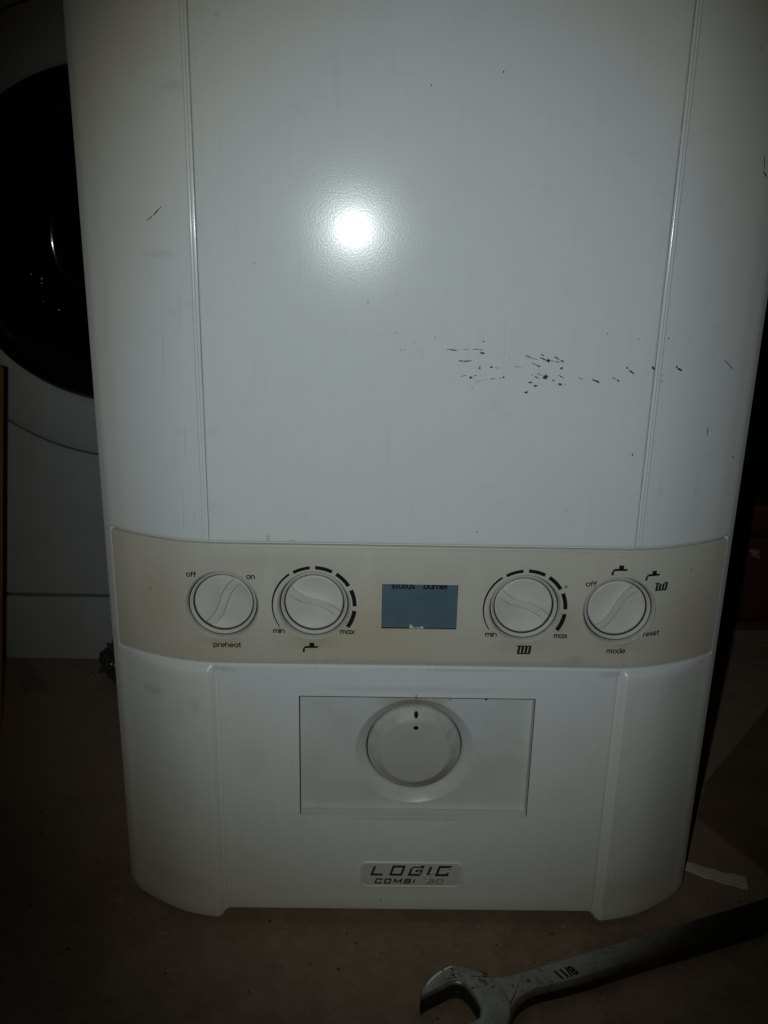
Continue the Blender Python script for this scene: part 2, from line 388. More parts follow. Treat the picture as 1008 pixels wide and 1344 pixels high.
# lower cover with the pocket for the control strip, the timer opening, side lobes and the notched bottom edge
TX0, TX1, TZ0, TZ1 = -.0745, .0747, .0842, .1722
cols = full(half_cols([.0742, .0745, .0747, .0752, .1180, .1210, .1225, .1235] + [.1240 + .0004 * k for k in range(26)] + [.1360, .140] + [.1910, .1918, .19205, .1923]))
PX = .1920
zrows = ['b0', 'b1', 'b2', 'b3', 'b4', .022, .030, .045, .065, .0838, TZ0, .0848, .10, .13, .15, .1716, TZ1, .1728, .178, .184, .188, .190, .1915, .1926, .1934, .19405, .1943, .1945, .215, .25, .2728, .2733, .2737]
def zbot(ax, y):
    s = ss(.1285, .1225, ax)
    b = .0022 + (.0078 - .0022) * s
    return b + .010 * ss(.018, .044, y) ** 1.3
rows = []
for zr in zrows:
    r = []
    for x, y, nx, ny, ax in cols:
        zb = zbot(ax, y)
        ins = 0
        if isinstance(zr, str):
            k = int(zr[1]); z = zb + (0, .0004, .0013, .003, .008)[k]; ins = (.006, .0014, .0004, 0, 0)[k]
        else: z = zr
        h = ss(.1262, .1308, ax) * ss(.1885, .150, ax) * .0031
        gv = -.0011 * math.exp(-((ax - .1258) / .0011) ** 2)
        h = (h + gv) * ss(.1936, .1885, z)
        d = h - ins
        if z > .1942 and ax < PX: d = -.0028
        elif .1933 < z < .1942 and ax < PX: d = -.0004
        r.append((x + nx * d, y + ny * d, z))
    rows.append(r)
bm = bmesh.new(); vs = grid(bm, rows)
for j in range(len(vs) - 1):
    a, b = vs[j], vs[j + 1]
    for i in range(len(a) - 1):
        zc = (a[i].co.z + b[i].co.z) / 2; xc = (a[i].co.x + a[i + 1].co.x) / 2
        if TZ0 < zc < TZ1 and -.0745 < xc < .0745 and abs(a[i].co.y) < .01: continue
        bm.faces.new((a[i], a[i + 1], b[i + 1], b[i]))
bmesh.ops.delete(bm, geom=[v for v in bm.verts if not v.link_faces], context='VERTS')
bmesh.ops.recalc_face_normals(bm, faces=bm.faces[:])
lc = obj('lower_cover', bm, M_cover, boiler, smooth=38)

# back and underside
bm = bmesh.new(); box(bm, (0, .271, .355), (.395, .006, .69), .001); obj('back_panel', bm, M_white, boiler)
bm = bmesh.new(); box(bm, (0, .145, .0165), (.38, .24, .004), 0); obj('base_plate', bm, M_dark, boiler)
for sx in (-.12, .12):
    for sy in (.05, .23):
        bm = bmesh.new(); box(bm, (sx, sy, .0075), (.03, .02, .0150), .001); obj('foot', bm, M_dark, boiler)

# control strip (fascia) -------------------------------------------------
FZ0, FZ1, FX = .19515, .27285, .19135
fc = [q for q in full(half_cols([.0305, .06, .09, .120, .124, .1303, .135, .138, .187, .190, FX])) if q[4] <= FX + 1e-6]
# soften the bend at the crease
def fy(x, y, ax): return y + .0004 * math.exp(-((ax - .128) / .004) ** 2)
prof_rows = [(FZ0, .0022), (FZ0, .0002), (FZ0 + .00012, -.0003), (FZ0 + .0004, -.0005), (FZ1 - .0014, -.0005), (FZ1 - .0005, -.0002), (FZ1 - .0001, .0004), (FZ1, .0008), (FZ1, .0022)]
bm = bmesh.new(); rows = []
for z, off in prof_rows:
    r = []
    for x, y, nx, ny, ax in fc:
        o_ = max(off, .0004 if ax > FX - 1e-5 else off)
        r.append((x - nx * o_, fy(x, y, ax) - ny * o_, z))
    rows.append(r)
vs = grid(bm, rows)
nr = len(vs)
for j in range(nr):
    a, b = vs[j], vs[(j + 1) % nr]
    for i in range(len(a) - 1): bm.faces.new((a[i], a[i + 1], b[i + 1], b[i]))
bm.faces.new([v[0] for v in vs]); bm.faces.new([v[-1] for v in vs][::-1])
bmesh.ops.recalc_face_normals(bm, faces=bm.faces[:])
fascia = obj('control_strip', bm, M_fascia, boiler)
KN = [(-.1202, .2332, 56), (-.0648, .2339, -29), (.0634, .2339, -31), (.1209, .2333, 50)]
LX0, LX1, LZ0, LZ1 = -.0236, .0223, .2192, .2487
bm = bmesh.new()
for kx, kz, _ in KN:
    lathe(bm, [(0, -.02), (.0218, -.02), (.0218, .02), (0, .02)], (kx, kz), 96)
box(bm, ((LX0 + LX1) / 2, 0, (LZ0 + LZ1) / 2), (LX1 - LX0, .04, LZ1 - LZ0), 0)
bmesh.ops.recalc_face_normals(bm, faces=bm.faces[:])
cutme = bpy.data.meshes.new('cutter'); bm.to_mesh(cutme); bm.free()
cutter = bpy.data.objects.new('cutter', cutme); COL.objects.link(cutter)
# the cover's pocket wall opens behind the strip as well
def boolean(o, c):
    md = o.modifiers.new('cut', 'BOOLEAN'); md.operation = 'DIFFERENCE'; md.object = c; md.solver = 'EXACT'
    dg = bpy.context.evaluated_depsgraph_get(); dg.update()
    me = bpy.data.meshes.new_from_object(o.evaluated_get(dg)); o.modifiers.clear(); old = o.data; o.data = me
    for p in me.polygons: p.use_smooth = True
    me.set_sharp_from_angle(angle=radians(30))
boolean(fascia, cutter)
boolean(lc, cutter)
bpy.data.objects.remove(cutter)
if not fascia.data.materials: fascia.data.materials.append(M_fascia)

# print on the strip: follows its bend
def FY(x): return fy(x, py(x), abs(x)) - .0005 - .00010
def conform(me, f):
    for v in me.vertices: v.co.y = f(v.co.x) + v.co.y
def text_mesh(s, cx, cz, width, rot=0, height=None, bold=.0, shear=0):
    cu = bpy.data.curves.new('t', 'FONT'); cu.body = s; cu.align_x = 'CENTER'; cu.align_y = 'CENTER'; cu.size = .01; cu.offset = bold
    cu.resolution_u = 4
    o = bpy.data.objects.new('t', cu); COL.objects.link(o)
    dg = bpy.context.evaluated_depsgraph_get(); me = bpy.data.meshes.new_from_object(o.evaluated_get(dg))
    bpy.data.objects.remove(o)
    xs = [v.co.x for v in me.vertices]; ys = [v.co.y for v in me.vertices]
    k = width / (max(xs) - min(xs)); ky = k if not height else height / (max(ys) - min(ys))
    mx = (max(xs) + min(xs)) / 2; my = (max(ys) + min(ys)) / 2
    for v in me.vertices:
        a = (v.co.x - mx) * k; b = (v.co.y - my) * ky; a += shear * b
        a, b = a * cos(rot) - b * sin(rot), a * sin(rot) + b * cos(rot)
        v.co = (cx + a, 0, cz + b)
    me.materials.clear()
    return me
def poly_mesh(polys, thick=0):
    bm = bmesh.new()
    for p in polys:
        f = bm.faces.new([bm.verts.new((x, 0, z)) for x, z in p])
    for f in bm.faces:
        f.normal_update()
        if f.normal.y > 0: f.normal_flip()
    if thick:
        r = bmesh.ops.extrude_face_region(bm, geom=bm.faces[:])
        bmesh.ops.translate(bm, vec=(0, -thick, 0), verts=[v for v in r['geom'] if isinstance(v, bmesh.types.BMVert)])
        bmesh.ops.recalc_face_normals(bm, faces=bm.faces[:])
    me = bpy.data.meshes.new('p'); bm.to_mesh(me); bm.free(); return me
def printed(name, me, f=FY, mat=None, parent=None, label=None):
    conform(me, f); o = obj(name, me, mat or M_black, parent or fascia)
    if label: o['label'] = label
    return o
def A_(cx, cz, rx, rz, a0, a1, n=12): return [(cx + rx * cos(radians(a0 + (a1 - a0) * k / n)), cz + rz * sin(radians(a0 + (a1 - a0) * k / n))) for k in range(n + 1)]
# single-line lower-case letters on an x-height of 1: (strokes, width)
FT = {'o': ([(A_(.45, .5, .45, .5, 0, 360, 20)[:-1], True)], .9), 'n': ([([(0, 0), (0, 1)], False), ([(0, .55)] + A_(.38, .55, .38, .45, 180, 0) + [(.76, 0)], False)], .76),
      'm': ([([(0, 0), (0, 1)], False), ([(0, .6)] + A_(.3, .6, .3, .4, 180, 0) + [(.6, 0)], False), ([(.6, .6)] + A_(.9, .6, .3, .4, 180, 0) + [(1.2, 0)], False)], 1.2),
      'f': ([([(.12, 0), (.12, 1.2)] + A_(.37, 1.2, .25, .25, 180, 80), False), ([(-.12, .92), (.42, .92)], False)], .45),
      'p': ([([(0, -.42), (0, 1)], False), (A_(.42, .5, .42, .5, 0, 360, 20)[:-1], True)], .86), 'd': ([([(.84, 0), (.84, 1.45)], False), (A_(.42, .5, .42, .5, 0, 360, 20)[:-1], True)], .86),
      'a': ([([(.84, 0), (.84, 1)], False), (A_(.42, .5, .42, .5, 0, 360, 20)[:-1], True)], .86), 'r': ([([(0, 0), (0, 1)], False), (A_(.36, .60, .36, .38, 180, 75), False)], .42),
      'e': ([([(.02, .5), (.84, .5)] + A_(.43, .5, .43, .5, 5, 315, 18), False)], .86), 'h': ([([(0, 0), (0, 1.45)], False), ([(0, .55)] + A_(.38, .55, .38, .45, 180, 0) + [(.76, 0)], False)], .76),
      't': ([([(.15, 1.38), (.15, .22)] + A_(.36, .22, .21, .22, 180, 280, 6), False), ([(-.08, .95), (.45, .95)], False)], .42), 'i': ([([(0, 0), (0, 1)], False), ([(0, 1.28), (0, 1.46)], False)], 0),
      'x': ([([(0, 0), (.72, 1)], False), ([(0, 1), (.72, 0)], False)], .72),
      's': ([(A_(.32, .75, .30, .25, 40, 270, 9) + A_(.34, .25, .32, .25, 90, -140, 9)[1:], False)], .66),
      'u': ([([(0, 1), (0, .42)] + A_(.38, .42, .38, .42, 180, 360) + [(.76, 1)], False), ([(.76, 0), (.76, 1)], False)], .76),
      'b': ([([(0, 0), (0, 1.45)], False), (A_(.42, .5, .42, .5, 0, 360, 20)[:-1], True)], .86)}
def word(s, cx, cz, width, xh, t, rot=0, f=FY, name='printed_word', parent=None, mat=None, lift=0):
    gap = .30; tot = sum(FT[c][1] for c in s) + gap * (len(s) - 1); k = width / tot; x = -tot / 2; bm = bmesh.new(); lev = 0
    for ch in s:
        for pts, closed in FT[ch][0]:
            lev += .00002
            P_ = [Vector(((x + a) * k, (b_ - .5) * xh)) for a, b_ in pts]; n = len(P_); L_, R_ = [], []
            for i in range(n):
                a = P_[i - 1] if (i > 0 or closed) else None; c_ = P_[(i + 1) % n] if (i < n - 1 or closed) else None
                d1 = (P_[i] - a).normalized() if a is not None else (c_ - P_[i]).normalized(); d2 = (c_ - P_[i]).normalized() if c_ is not None else d1
                n1 = Vector((-d1.y, d1.x)); n2 = Vector((-d2.y, d2.x)); mt = n1 + n2
                if mt.length < .1: mt = n1
                mt.normalize(); kk = t / 2 / max(.5, mt.dot(n1)); e = d1 * (t * .3 if i == n - 1 and not closed else (-t * .3 if i == 0 and not closed else 0))
                L_.append(P_[i] + mt * kk + e); R_.append(P_[i] - mt * kk + e)
            def T(q):
                X = cx + q.x * cos(rot) - q.y * sin(rot); Z = cz + q.x * sin(rot) + q.y * cos(rot); return bm.verts.new((X, f(X) - lift - (lev % .0001), Z))
            LV = [T(q) for q in L_]; RV = [T(q) for q in R_]
            for i in range(n if closed else n - 1):
                j = (i + 1) % n; fc_ = bm.faces.new((LV[i], LV[j], RV[j], RV[i])); fc_.normal_update()
                if fc_.normal.y > 0: fc_.normal_flip()
        x += FT[ch][1] + gap
    o = obj(name, bm, mat or M_black, parent or fascia); o['label'] = 'black word "%s"' % s; return o
for s, x, z, w_, xh, ro in [('off', -.1385, .2520, .0058, .0022, 0), ('on', -.1027, .2519, .0046, .0023, 0), ('preheat', -.1181, .2066, .0166, .0022, 0),
                        ('min', -.0862, .2166, .0064, .0022, 0), ('max', -.0443, .2167, .0082, .0023, 0), ('min', .0438, .2163, .0066, .0022, 0), ('max', .0867, .2160, .0078, .0023, 0),
                        ('off', .1025, .2505, .0062, .0022, 0), ('reset', .1434, .2172, .0100, .0022, .05), ('mode', .1219, .2062, .0112, .0022, 0)]:
    word(s, x, z, w_, xh, .00062, ro)
def arc(cx, cz, r0, r1, a0, a1, n):
    out = []
    for k in range(n):
        t0 = radians(a0 + (a1 - a0) * k / n); t1 = radians(a0 + (a1 - a0) * (k + 1) / n)
        out.append([(cx + r0 * cos(t0), cz + r0 * sin(t0)), (cx + r1 * cos(t0), cz + r1 * sin(t0)), (cx + r1 * cos(t1), cz + r1 * sin(t1)), (cx + r0 * cos(t1), cz + r0 * sin(t1))])
    return out
for cx, cz in ((KN[1][0], KN[1][1]), (KN[2][0], KN[2][1])):
    # tapering thin arc from min
    pl = []
    for k in range(24):
        t0 = radians(214 + (126 - 214) * k / 24); t1 = radians(214 + (126 - 214) * (k + 1) / 24)
        w0 = .0006 + .0007 * k / 24; w1 = .0006 + .0007 * (k + 1) / 24; R0 = .0256
        pl.append([(cx + (R0 - w0) * cos(t0), cz + (R0 - w0) * sin(t0)), (cx + R0 * cos(t0), cz + R0 * sin(t0)), (cx + R0 * cos(t1), cz + R0 * sin(t1)), (cx + (R0 - w1) * cos(t1), cz + (R0 - w1) * sin(t1))])
    printed('printed_arc', poly_mesh(pl))
    for a0, a1, dw in ((120, 95.5, 0), (88, 63.5, .0002), (57, 32, .0003), (25, 0, .0004), (-7, -34, .0005)):
        printed('printed_arc', poly_mesh(arc(cx, cz, .0236 - dw * .3, .0256 + dw, a0, a1, 8)))
def tap(cx, cz, k=1.0):
    q = lambda *p: [(cx + a * k, cz + b * k) for a, b in p]
    return [q((-.0012, .0012), (.0018, .0012), (.0018, .0036), (-.0012, .0036)), q((-.0034, -.0001), (.0040, .0001), (.0040, .0014), (-.0034, .0014)),
            q((-.0052, -.0006), (-.0046, .0006), (-.0034, .0014), (-.0034, -.0001), (-.0040, -.0005), (-.0042, -.0010)), q((-.0055, -.0028), (-.0040, -.0028), (-.0040, -.0008), (-.0052, -.0004))]
def rad(cx, cz, k=1.0, sl=.12):
    q = lambda *p: [(cx + (a + b * sl) * k, cz + b * k) for a, b in p]
    out = [q((-.0046, .0021), (.0046, .0021), (.0046, .0030), (-.0046, .0030))]
    for i in range(4):
        x = -.0031 + i * .0023; out.append(q((x - .0008, -.0020), (x + .0008, -.0020), (x + .0008, .00205), (x - .0008, .00205)))
    out.append(q((-.0038, -.0030), (.0046, -.0030), (.0046, -.00205), (-.0038, -.00205))); return out
printed('tap_symbol', poly_mesh(tap(-.0664, .2056)))
printed('radiator_symbol', poly_mesh(rad(.0646, .2064, .98)))
printed('tap_symbol', poly_mesh(tap(.1195, .2595)))
printed('tap_symbol', poly_mesh(tap(.1405, .2558, .95)))
printed('radiator_symbol', poly_mesh(rad(.1462, .2485, .90)))
printed('stray_letter', text_mesh('e', .0875, .2487, .0016, 0, None, .0001))

# knobs ------------------------------------------------------------------
def knob_disc():
    bm = bmesh.new(); R = .0176; nr, na = 60, 150
    def hgt(r, a):
        x, z = r * cos(a), r * sin(a); u, v = x / R, z / R
        s = v - (.0 + .095 * sin(u * pi * .95))      # distance from the S-shaped centre line
        w_ = .115
        q_ = 1 - (r / R) ** 2; side = .0034 * q_ ** .6 * math.exp(-((s - w_) / .26)) - .0014 * q_ if s >= 0 else -.0030 * q_ ** .8
        if s >= 0: k = ss(w_ + .060, w_, s)
        else: k = ss(w_ + .060, w_, -s)
        top = -.0003 - .0006 * q_
        return side * (1 - k) + top * k - .0007 * ss(.955, 1.0, r / R)
    c0 = bm.verts.new((0, -hgt(0, 0), 0)); rings = []
    for j in range(1, nr + 1):
        r = R * (j / nr) if j < nr else R
        rings.append([bm.verts.new((r * cos(2 * pi * k / na), -hgt(r, 2 * pi * k / na), r * sin(2 * pi * k / na))) for k in range(na)])
    rings.append([bm.verts.new((R * cos(2 * pi * k / na), .006, R * sin(2 * pi * k / na))) for k in range(na)])
    for k in range(na): bm.faces.new((c0, rings[0][(k + 1) % na], rings[0][k]))
    for a, b in zip(rings, rings[1:]):
        for k in range(na): bm.faces.new((a[k], a[(k + 1) % na], b[(k + 1) % na], b[k]))
    bmesh.ops.recalc_face_normals(bm, faces=bm.faces[:])
    me = bpy.data.meshes.new('knob_disc'); bm.to_mesh(me); bm.free(); me.materials.append(M_knob)
    for p in me.polygons: p.use_smooth = True
    me.set_sharp_from_angle(angle=radians(50)); return me
disc_me = knob_disc()
def turned(name, pts, mat, n=128, mats=None, sm=35):
    bm = bmesh.new(); lathe(bm, pts, (0, 0), n, mats); fix(bm)
    me = bpy.data.meshes.new(name); bm.to_mesh(me); bm.free()
    for x in (mat if isinstance(mat, (list, tuple)) else [mat]): me.materials.append(x)
    for p in me.polygons: p.use_smooth = True
    me.set_sharp_from_angle(angle=radians(sm)); return me
bez_me = turned('bezel', [(.0222, .0040), (.0222, -.0007), (.0220, -.0010), (.0217, -.0009), (.0214, -.0004), (.0208, .0030), (.0208, .0090)], [M_bezel, M_grime_shade], 128, [1, 0, 0, 0, 0, 1])  # outer wall and throat coloured dark as shade in the gap
ring_me = turned('ring', [(.0203, .0090), (.0203, .0030), (.0201, .0025), (.0197, .0024), (.0187, .0036), (.0184, .0040), (.0183, .0048), (.0183, .009)], [M_knob, M_grime_shade], 128, [1, 0, 0, 0, 0, 1, 1])  # side walls coloured dark so the gaps look shaded
well_me = turned('well', [(.0218, .0085), (0, .0085)], M_dark)
mark_me = poly_mesh([[(-.0010, -.0006), (.0011, -.0006), (.0011, -.0004), (-.0010, -.0004)], [(-.0010, .0004), (.0011, .0004), (.0011, .0006), (-.0010, .0006)],
                     [(-.0010, -.0004), (-.0008, -.0004), (-.0008, .0004), (-.0010, .0004)], [(.0009, -.0004), (.0011, -.0004), (.0011, .0004), (.0009, .0004)]])
mark_me.materials.append(M_bezel)
LB = ['preheat knob, leftmost, its ridge turned towards "on"', 'tap temperature knob left of the display, its ridge towards "max"',
      'radiator temperature knob right of the display, its ridge towards "max"', 'mode knob at the right end, its ridge towards the tap and radiator symbols']
for (kx, kz, ka), lb in zip(KN, LB):
    k = obj('knob', disc_me, M_knob, boiler, loc=(kx, .0042, kz)); k.rotation_euler = (0, -radians(ka), 0); tag(k, lb)
    for nm, me in (('knob_bezel', bez_me), ('knob_ring', ring_me), ('knob_well', well_me)):
        o = bpy.data.objects.new(nm, me); COL.objects.link(o); o.parent = k; o.location = (0, -.0042, 0)
    o = bpy.data.objects.new('pointer_mark', mark_me); COL.objects.link(o); o.parent = k
    o.location = (.0090, -.0010, .0030 if True else 0)
# display ----------------------------------------------------------------
bm = bmesh.new(); box(bm, ((LX0 + LX1) / 2, .0035, (LZ0 + LZ1) / 2), (LX1 - LX0 + .004, .002, LZ1 - LZ0 + .006), 0)
disp = obj('display_screen', bm, M_lcd, boiler)
for s, x, w_ in (('status', -.0108, .0136), ('burner', .0092, .0146)):
    word(s, x, .2462, w_, .0026, .00085, 0, lambda X: .0024, 'screen_word', disp, M_lcdink)
bm = bmesh.new()
fx0, fx1, fz0, fz1 = LX0, LX1, LZ0, LZ1
for (a, b) in (((fx0, fz0), (fx1, fz0)), ((fx1, fz0), (fx1, fz1)), ((fx1, fz1), (fx0, fz1)), ((fx0, fz1), (fx0, fz0))):
    q = [bm.verts.new((a[0], .0008, a[1])), bm.verts.new((b[0], .0008, b[1])), bm.verts.new((b[0], .0026, b[1])), bm.verts.new((a[0], .0026, a[1]))]; bm.faces.new(q)
obj('display_frame', bm, M_fascia, disp)
bm = bmesh.new(); rr = random.Random(5); n = 16
tp = [(-.0062 + .0088 * k / (n - 1), .2194 + rr.uniform(.0002, .0009) + (.0016 if k < 3 else 0) + (.0009 if k in (12, 13) else 0)) for k in range(n)]
for (a, b) in zip(tp, tp[1:]):
    bm.faces.new([bm.verts.new(q) for q in ((a[0], .0012, .2191), (b[0], .0012, .2191), (b[0], .0006, b[1]), (a[0], .0006, a[1]))])
tag(obj('film_scrap', bm, M_scrap, disp), 'torn white film along the bottom of the screen')

# timer ------------------------------------------------------------------
TD = .0075; tcx, tcz, tr = -.0002, .1278, .0388
bm = bmesh.new()
na = 160
corner = [math.atan2(z - tcz, x - tcx) for x in (TX0, TX1) for z in (TZ0, TZ1)]
angs = sorted([2 * pi * k / na - pi + .003 for k in range(na)] + corner)
def rect_pt(a):
    c, s = cos(a), sin(a); t = 1e9
    if c > 1e-9: t = min(t, (TX1 - tcx) / c)
    if c < -1e-9: t = min(t, (TX0 - tcx) / c)
    if s > 1e-9: t = min(t, (TZ1 - tcz) / s)
    if s < -1e-9: t = min(t, (TZ0 - tcz) / s)
    return (tcx + c * t, tcz + s * t)
out_ = [bm.verts.new((rect_pt(a)[0], TD, rect_pt(a)[1])) for a in angs]
inn_ = [bm.verts.new((tcx + tr * cos(a), TD, tcz + tr * sin(a))) for a in angs]
for i in range(len(angs)): j = (i + 1) % len(angs); bm.faces.new((out_[i], out_[j], inn_[j], inn_[i]))
bmesh.ops.recalc_face_normals(bm, faces=bm.faces[:])
for f in bm.faces:
    if f.normal.y > 0: f.normal_flip()
timer = obj('timer_panel', bm, M_timer, boiler, smooth=30)
timer['label'] = 'recessed blank panel with a round dial set in the lower cover'
bm = bmesh.new()
for (a, b) in (((TX0, TZ0), (TX1, TZ0)), ((TX1, TZ0), (TX1, TZ1)), ((TX1, TZ1), (TX0, TZ1)), ((TX0, TZ1), (TX0, TZ0))):
    q = [bm.verts.new((a[0], -.00002, a[1])), bm.verts.new((b[0], -.00002, b[1])), bm.verts.new((b[0], TD, b[1])), bm.verts.new((a[0], TD, a[1]))]; bm.faces.new(q)
bmesh.ops.recalc_face_normals(bm, faces=bm.faces[:])
obj('panel_edge', bm, M_timer, timer)
# grime lines in the joints
bm = bmesh.new()
box(bm, (0, .0002, TZ1 - .00020), (TX1 - TX0, .0012, .0004), 0); obj('joint_grime', bm, M_joint, timer)
bm = bmesh.new(); box(bm, (TX0 + .00025, .0002, (TZ0 + TZ1) / 2), (.0005, .0012, TZ1 - TZ0 - .002), 0); obj('joint_grime', bm, M_joint, timer)
bm = bmesh.new(); box(bm, (TX1 - .00015, .0003, (TZ0 + TZ1) / 2), (.0003, .0012, TZ1 - TZ0 - .002), 0); obj('joint_grime', bm, M_grime_shade, timer)
bm = bmesh.new()
box(bm, (0, TD - .0002, TZ0 + .0002), (TX1 - TX0 - .001, .0006, .0004), 0); obj('joint_grime', bm, M_bezel, timer)
bm = bmesh.new(); box(bm, (TX1 - .0003, TD - .0002, (TZ0 + TZ1) / 2), (.0004, .0006, TZ1 - TZ0 - .003), 0)
obj('joint_grime', bm, M_bezel, timer)
bm = bmesh.new(); box(bm, (-.0008, -.0001, TZ1 + .0004), (.0005, .0004, .0026), 0); obj('alignment_notch', bm, M_dark, timer)
bm = bmesh.new(); lathe(bm, [(.0394, TD - .00005), (.0388, TD + .0001), (.0380, TD + .0006), (.0370, TD + .0015), (.0330, .0122), (.0320, .0135), (.0314, .0150)], (tcx, tcz), 160)
fix(bm); obj('dial_surround', bm, M_timer, timer, smooth=40)
bm = bmesh.new(); lathe(bm, [(.040, .020), (.0, .020)], (tcx, tcz), 64); obj('dial_well', bm, M_dark, timer)
dcz = tcz + .0005
bm = bmesh.new(); lathe(bm, [(.0306, .019), (.0306, .0128), (.0303, .0121), (.0296, .0114), (.0240, .0078), (.0228, .0072), (.0212, .0070), (.010, .0069), (0, .0069)], (tcx, dcz), 160, [1, 1, 1, 1, 1, 0, 0, 0, 0])
fix(bm); dial = obj('timer_dial', bm, [M_dial, M_dialrim], timer, smooth=50)
dial['label'] = 'round grey dial with two black dots near its top'
def ell(cx, cz, rx, rz, n=20): return [(cx + rx * cos(2 * pi * k / n), cz + rz * sin(2 * pi * k / n)) for k in range(n)]
def dial_y(x, z):
    r_ = math.hypot(x - tcx, z - dcz)
    for (r1, y1), (r0, y0) in (((.0296, .0114), (.0240, .0078)), ((.0240, .0078), (.0228, .0072)), ((.0228, .0072), (.0212, .0070)), ((.0212, .0070), (0, .0069))):
        if r0 <= r_ <= r1: return y0 + (y1 - y0) * (r_ - r0) / (r1 - r0)
    return .0114
for cz_, rx_, rz_ in ((.1545, .0014, .0020), (.1462, .0017, .0015)):
    me = poly_mesh([ell(.0002, cz_, rx_, rz_)])
    for v in me.vertices: v.co.y = dial_y(v.co.x, v.co.z) - .00025
    obj('dial_mark', me, M_black, dial)
me = poly_mesh([ell(.0432, .1717, .0008, .0006, 10)]); conform(me, lambda x: -.0006); obj('grime_spot', me, M_dark, timer)

# badge ------------------------------------------------------------------
def rrect(x0, x1, z0, z1, r, n=8):
    out = []
    for cx, cz, a0 in ((x1 - r, z1 - r, 0), (x0 + r, z1 - r, 90), (x0 + r, z0 + r, 180), (x1 - r, z0 + r, 270)):
        for k in range(n + 1): a = radians(a0 + 90 * k / n); out.append((cx + r * cos(a), cz + r * sin(a)))
    return out
bm = bmesh.new(); prev = None
for ins, y in ((0, .0001), (0, -.0003), (.0003, -.0007), (.0009, -.0008), (.0013, -.0004), (.0016, .0)):
    ring = [bm.verts.new((x, y, z)) for x, z in rrect(-.0345 + ins, .0347 - ins, .0276 + ins, .0482 - ins, .0048 - ins * .8)]
    if prev:
        for i in range(len(ring)): j = (i + 1) % len(ring); bm.faces.new((prev[i], prev[j], ring[j], ring[i]))
    prev = ring
fix(bm); badge = obj('badge', bm, M_cover, boiler, smooth=50); badge['label'] = 'small rounded name plate reading LOGIC COMBI at the foot of the cover'
bm = bmesh.new(); bm.faces.new([bm.verts.new((x, -.00008, z)) for x, z in rrect(-.0345 + .0013, .0347 - .0013, .0276 + .0013, .0482 - .0013, .0037)])
for f in bm.faces:
    f.normal_update()
    if f.normal.y > 0: f.normal_flip()
obj('badge_plate', bm, M_badge, badge)
def strokes(lines, ox, oz, w_, h_, t, shear=.32):
    """letters on a 1x1 box from mitred strokes"""
    bm = bmesh.new()
    for pts, closed in lines:
        P_ = [Vector((a * w_, b * h_)) for a, b in pts]; n = len(P_); L_, R_ = [], []
        for i in range(n):
            a = P_[i - 1] if (i > 0 or closed) else None; b = P_[(i + 1) % n] if (i < n - 1 or closed) else None
            d1 = (P_[i] - a).normalized() if a is not None else (b - P_[i]).normalized()
            d2 = (b - P_[i]).normalized() if b is not None else d1
            n1 = Vector((-d1.y, d1.x)); n2 = Vector((-d2.y, d2.x)); mt = (n1 + n2).normalized(); k = t / 2 / max(.4, mt.dot(n1))
            L_.append(P_[i] + mt * k); R_.append(P_[i] - mt * k)
        T = lambda q: (ox + q.x + shear * q.y, oz + q.y)
        for i in range(n if closed else n - 1):
            j = (i + 1) % n
            ps = [T(L_[i]), T(L_[j]), T(R_[j]), T(R_[i])]
            lo = [bm.verts.new((x, -.0001, z)) for x, z in ps]; hi = [bm.verts.new((x, -.00042, z)) for x, z in ps]
            bm.faces.new(hi)
            for k2 in range(4): bm.faces.new((lo[k2], lo[(k2 + 1) % 4], hi[(k2 + 1) % 4], hi[k2]))
    fix(bm); return bm
G = {'L': [([(0, 1), (0, 0), (1, 0)], False)], 'O': [([(.08, 0), (1, 0), (1, .95), (.95, 1), (0, 1), (0, .06)], True)],
     'G': [([(1, .8), (1, 1), (0, 1), (0, 0), (1, 0), (1, .5), (.45, .5)], False)], 'I': [([(0, 0), (0, 1)], False)],
     'C': [([(1, .72), (1, 1), (0, 1), (0, 0), (1, 0), (1, .28)], False)], 'M': [([(0, 0), (0, 1), (.5, .25), (1, 1), (1, 0)], False)],
     'B': [([(0, 0), (0, 1), (.92, 1), (.92, .56), (.85, .52), (0, .52)], False), ([(.85, .50), (1, .45), (1, 0), (0, 0)], False)],
     '3': [([(0, 1), (1, 1), (1, 0), (0, 0)], False), ([(.3, .5), (1, .5)], False)], '0': [([(0, 0), (1, 0), (1, 1), (0, 1)], True)]}
x = -.0266
for ch, w_ in (('L', .0072), ('O', .0072), ('G', .0072), ('I', 0), ('C', .0072)):
    obj('badge_letter', strokes(G[ch], x, .0379, w_, .0066, .00165), M_chrome, badge); x += w_ + (.0054 if w_ else .0058)
x = -.0242
for ch, w_ in (('C', .0036), ('O', .0036), ('M', .0046), ('B', .0036), ('I', 0)):
    obj('badge_letter', strokes(G[ch], x, .0311, w_, .0031, .00095, .3), M_chrome, badge); x += w_ + .0026
x = .0108
for ch in '30':
    o = obj('badge_letter', strokes(G[ch], x, .0311, .0036, .0031, .00070, .3), M_rubbed, badge); x += .0064; o['label'] = 'rubbed-out digit of the name plate'
bm = bmesh.new(); rr = random.Random(9)
path = [(.0004, .0447), (.0020, .0450), (.0045, .0451), (.0067, .0446), None, (.0048, .0412), (.0058, .0402), (.0062, .0388), (.0055, .0378), None, (.0075, .0380), (.0088, .0367), (.0103, .0352), (.0112, .0345), None,
        (.0116, .0338), (.0127, .0330), (.0116, .0322), None, (.0165, .0345), (.0158, .0320), None, (.0142, .0400), (.0130, .0375), None, (.0262, .0437), (.0258, .0425), None, (.0, .0433), (.0004, .0447)]
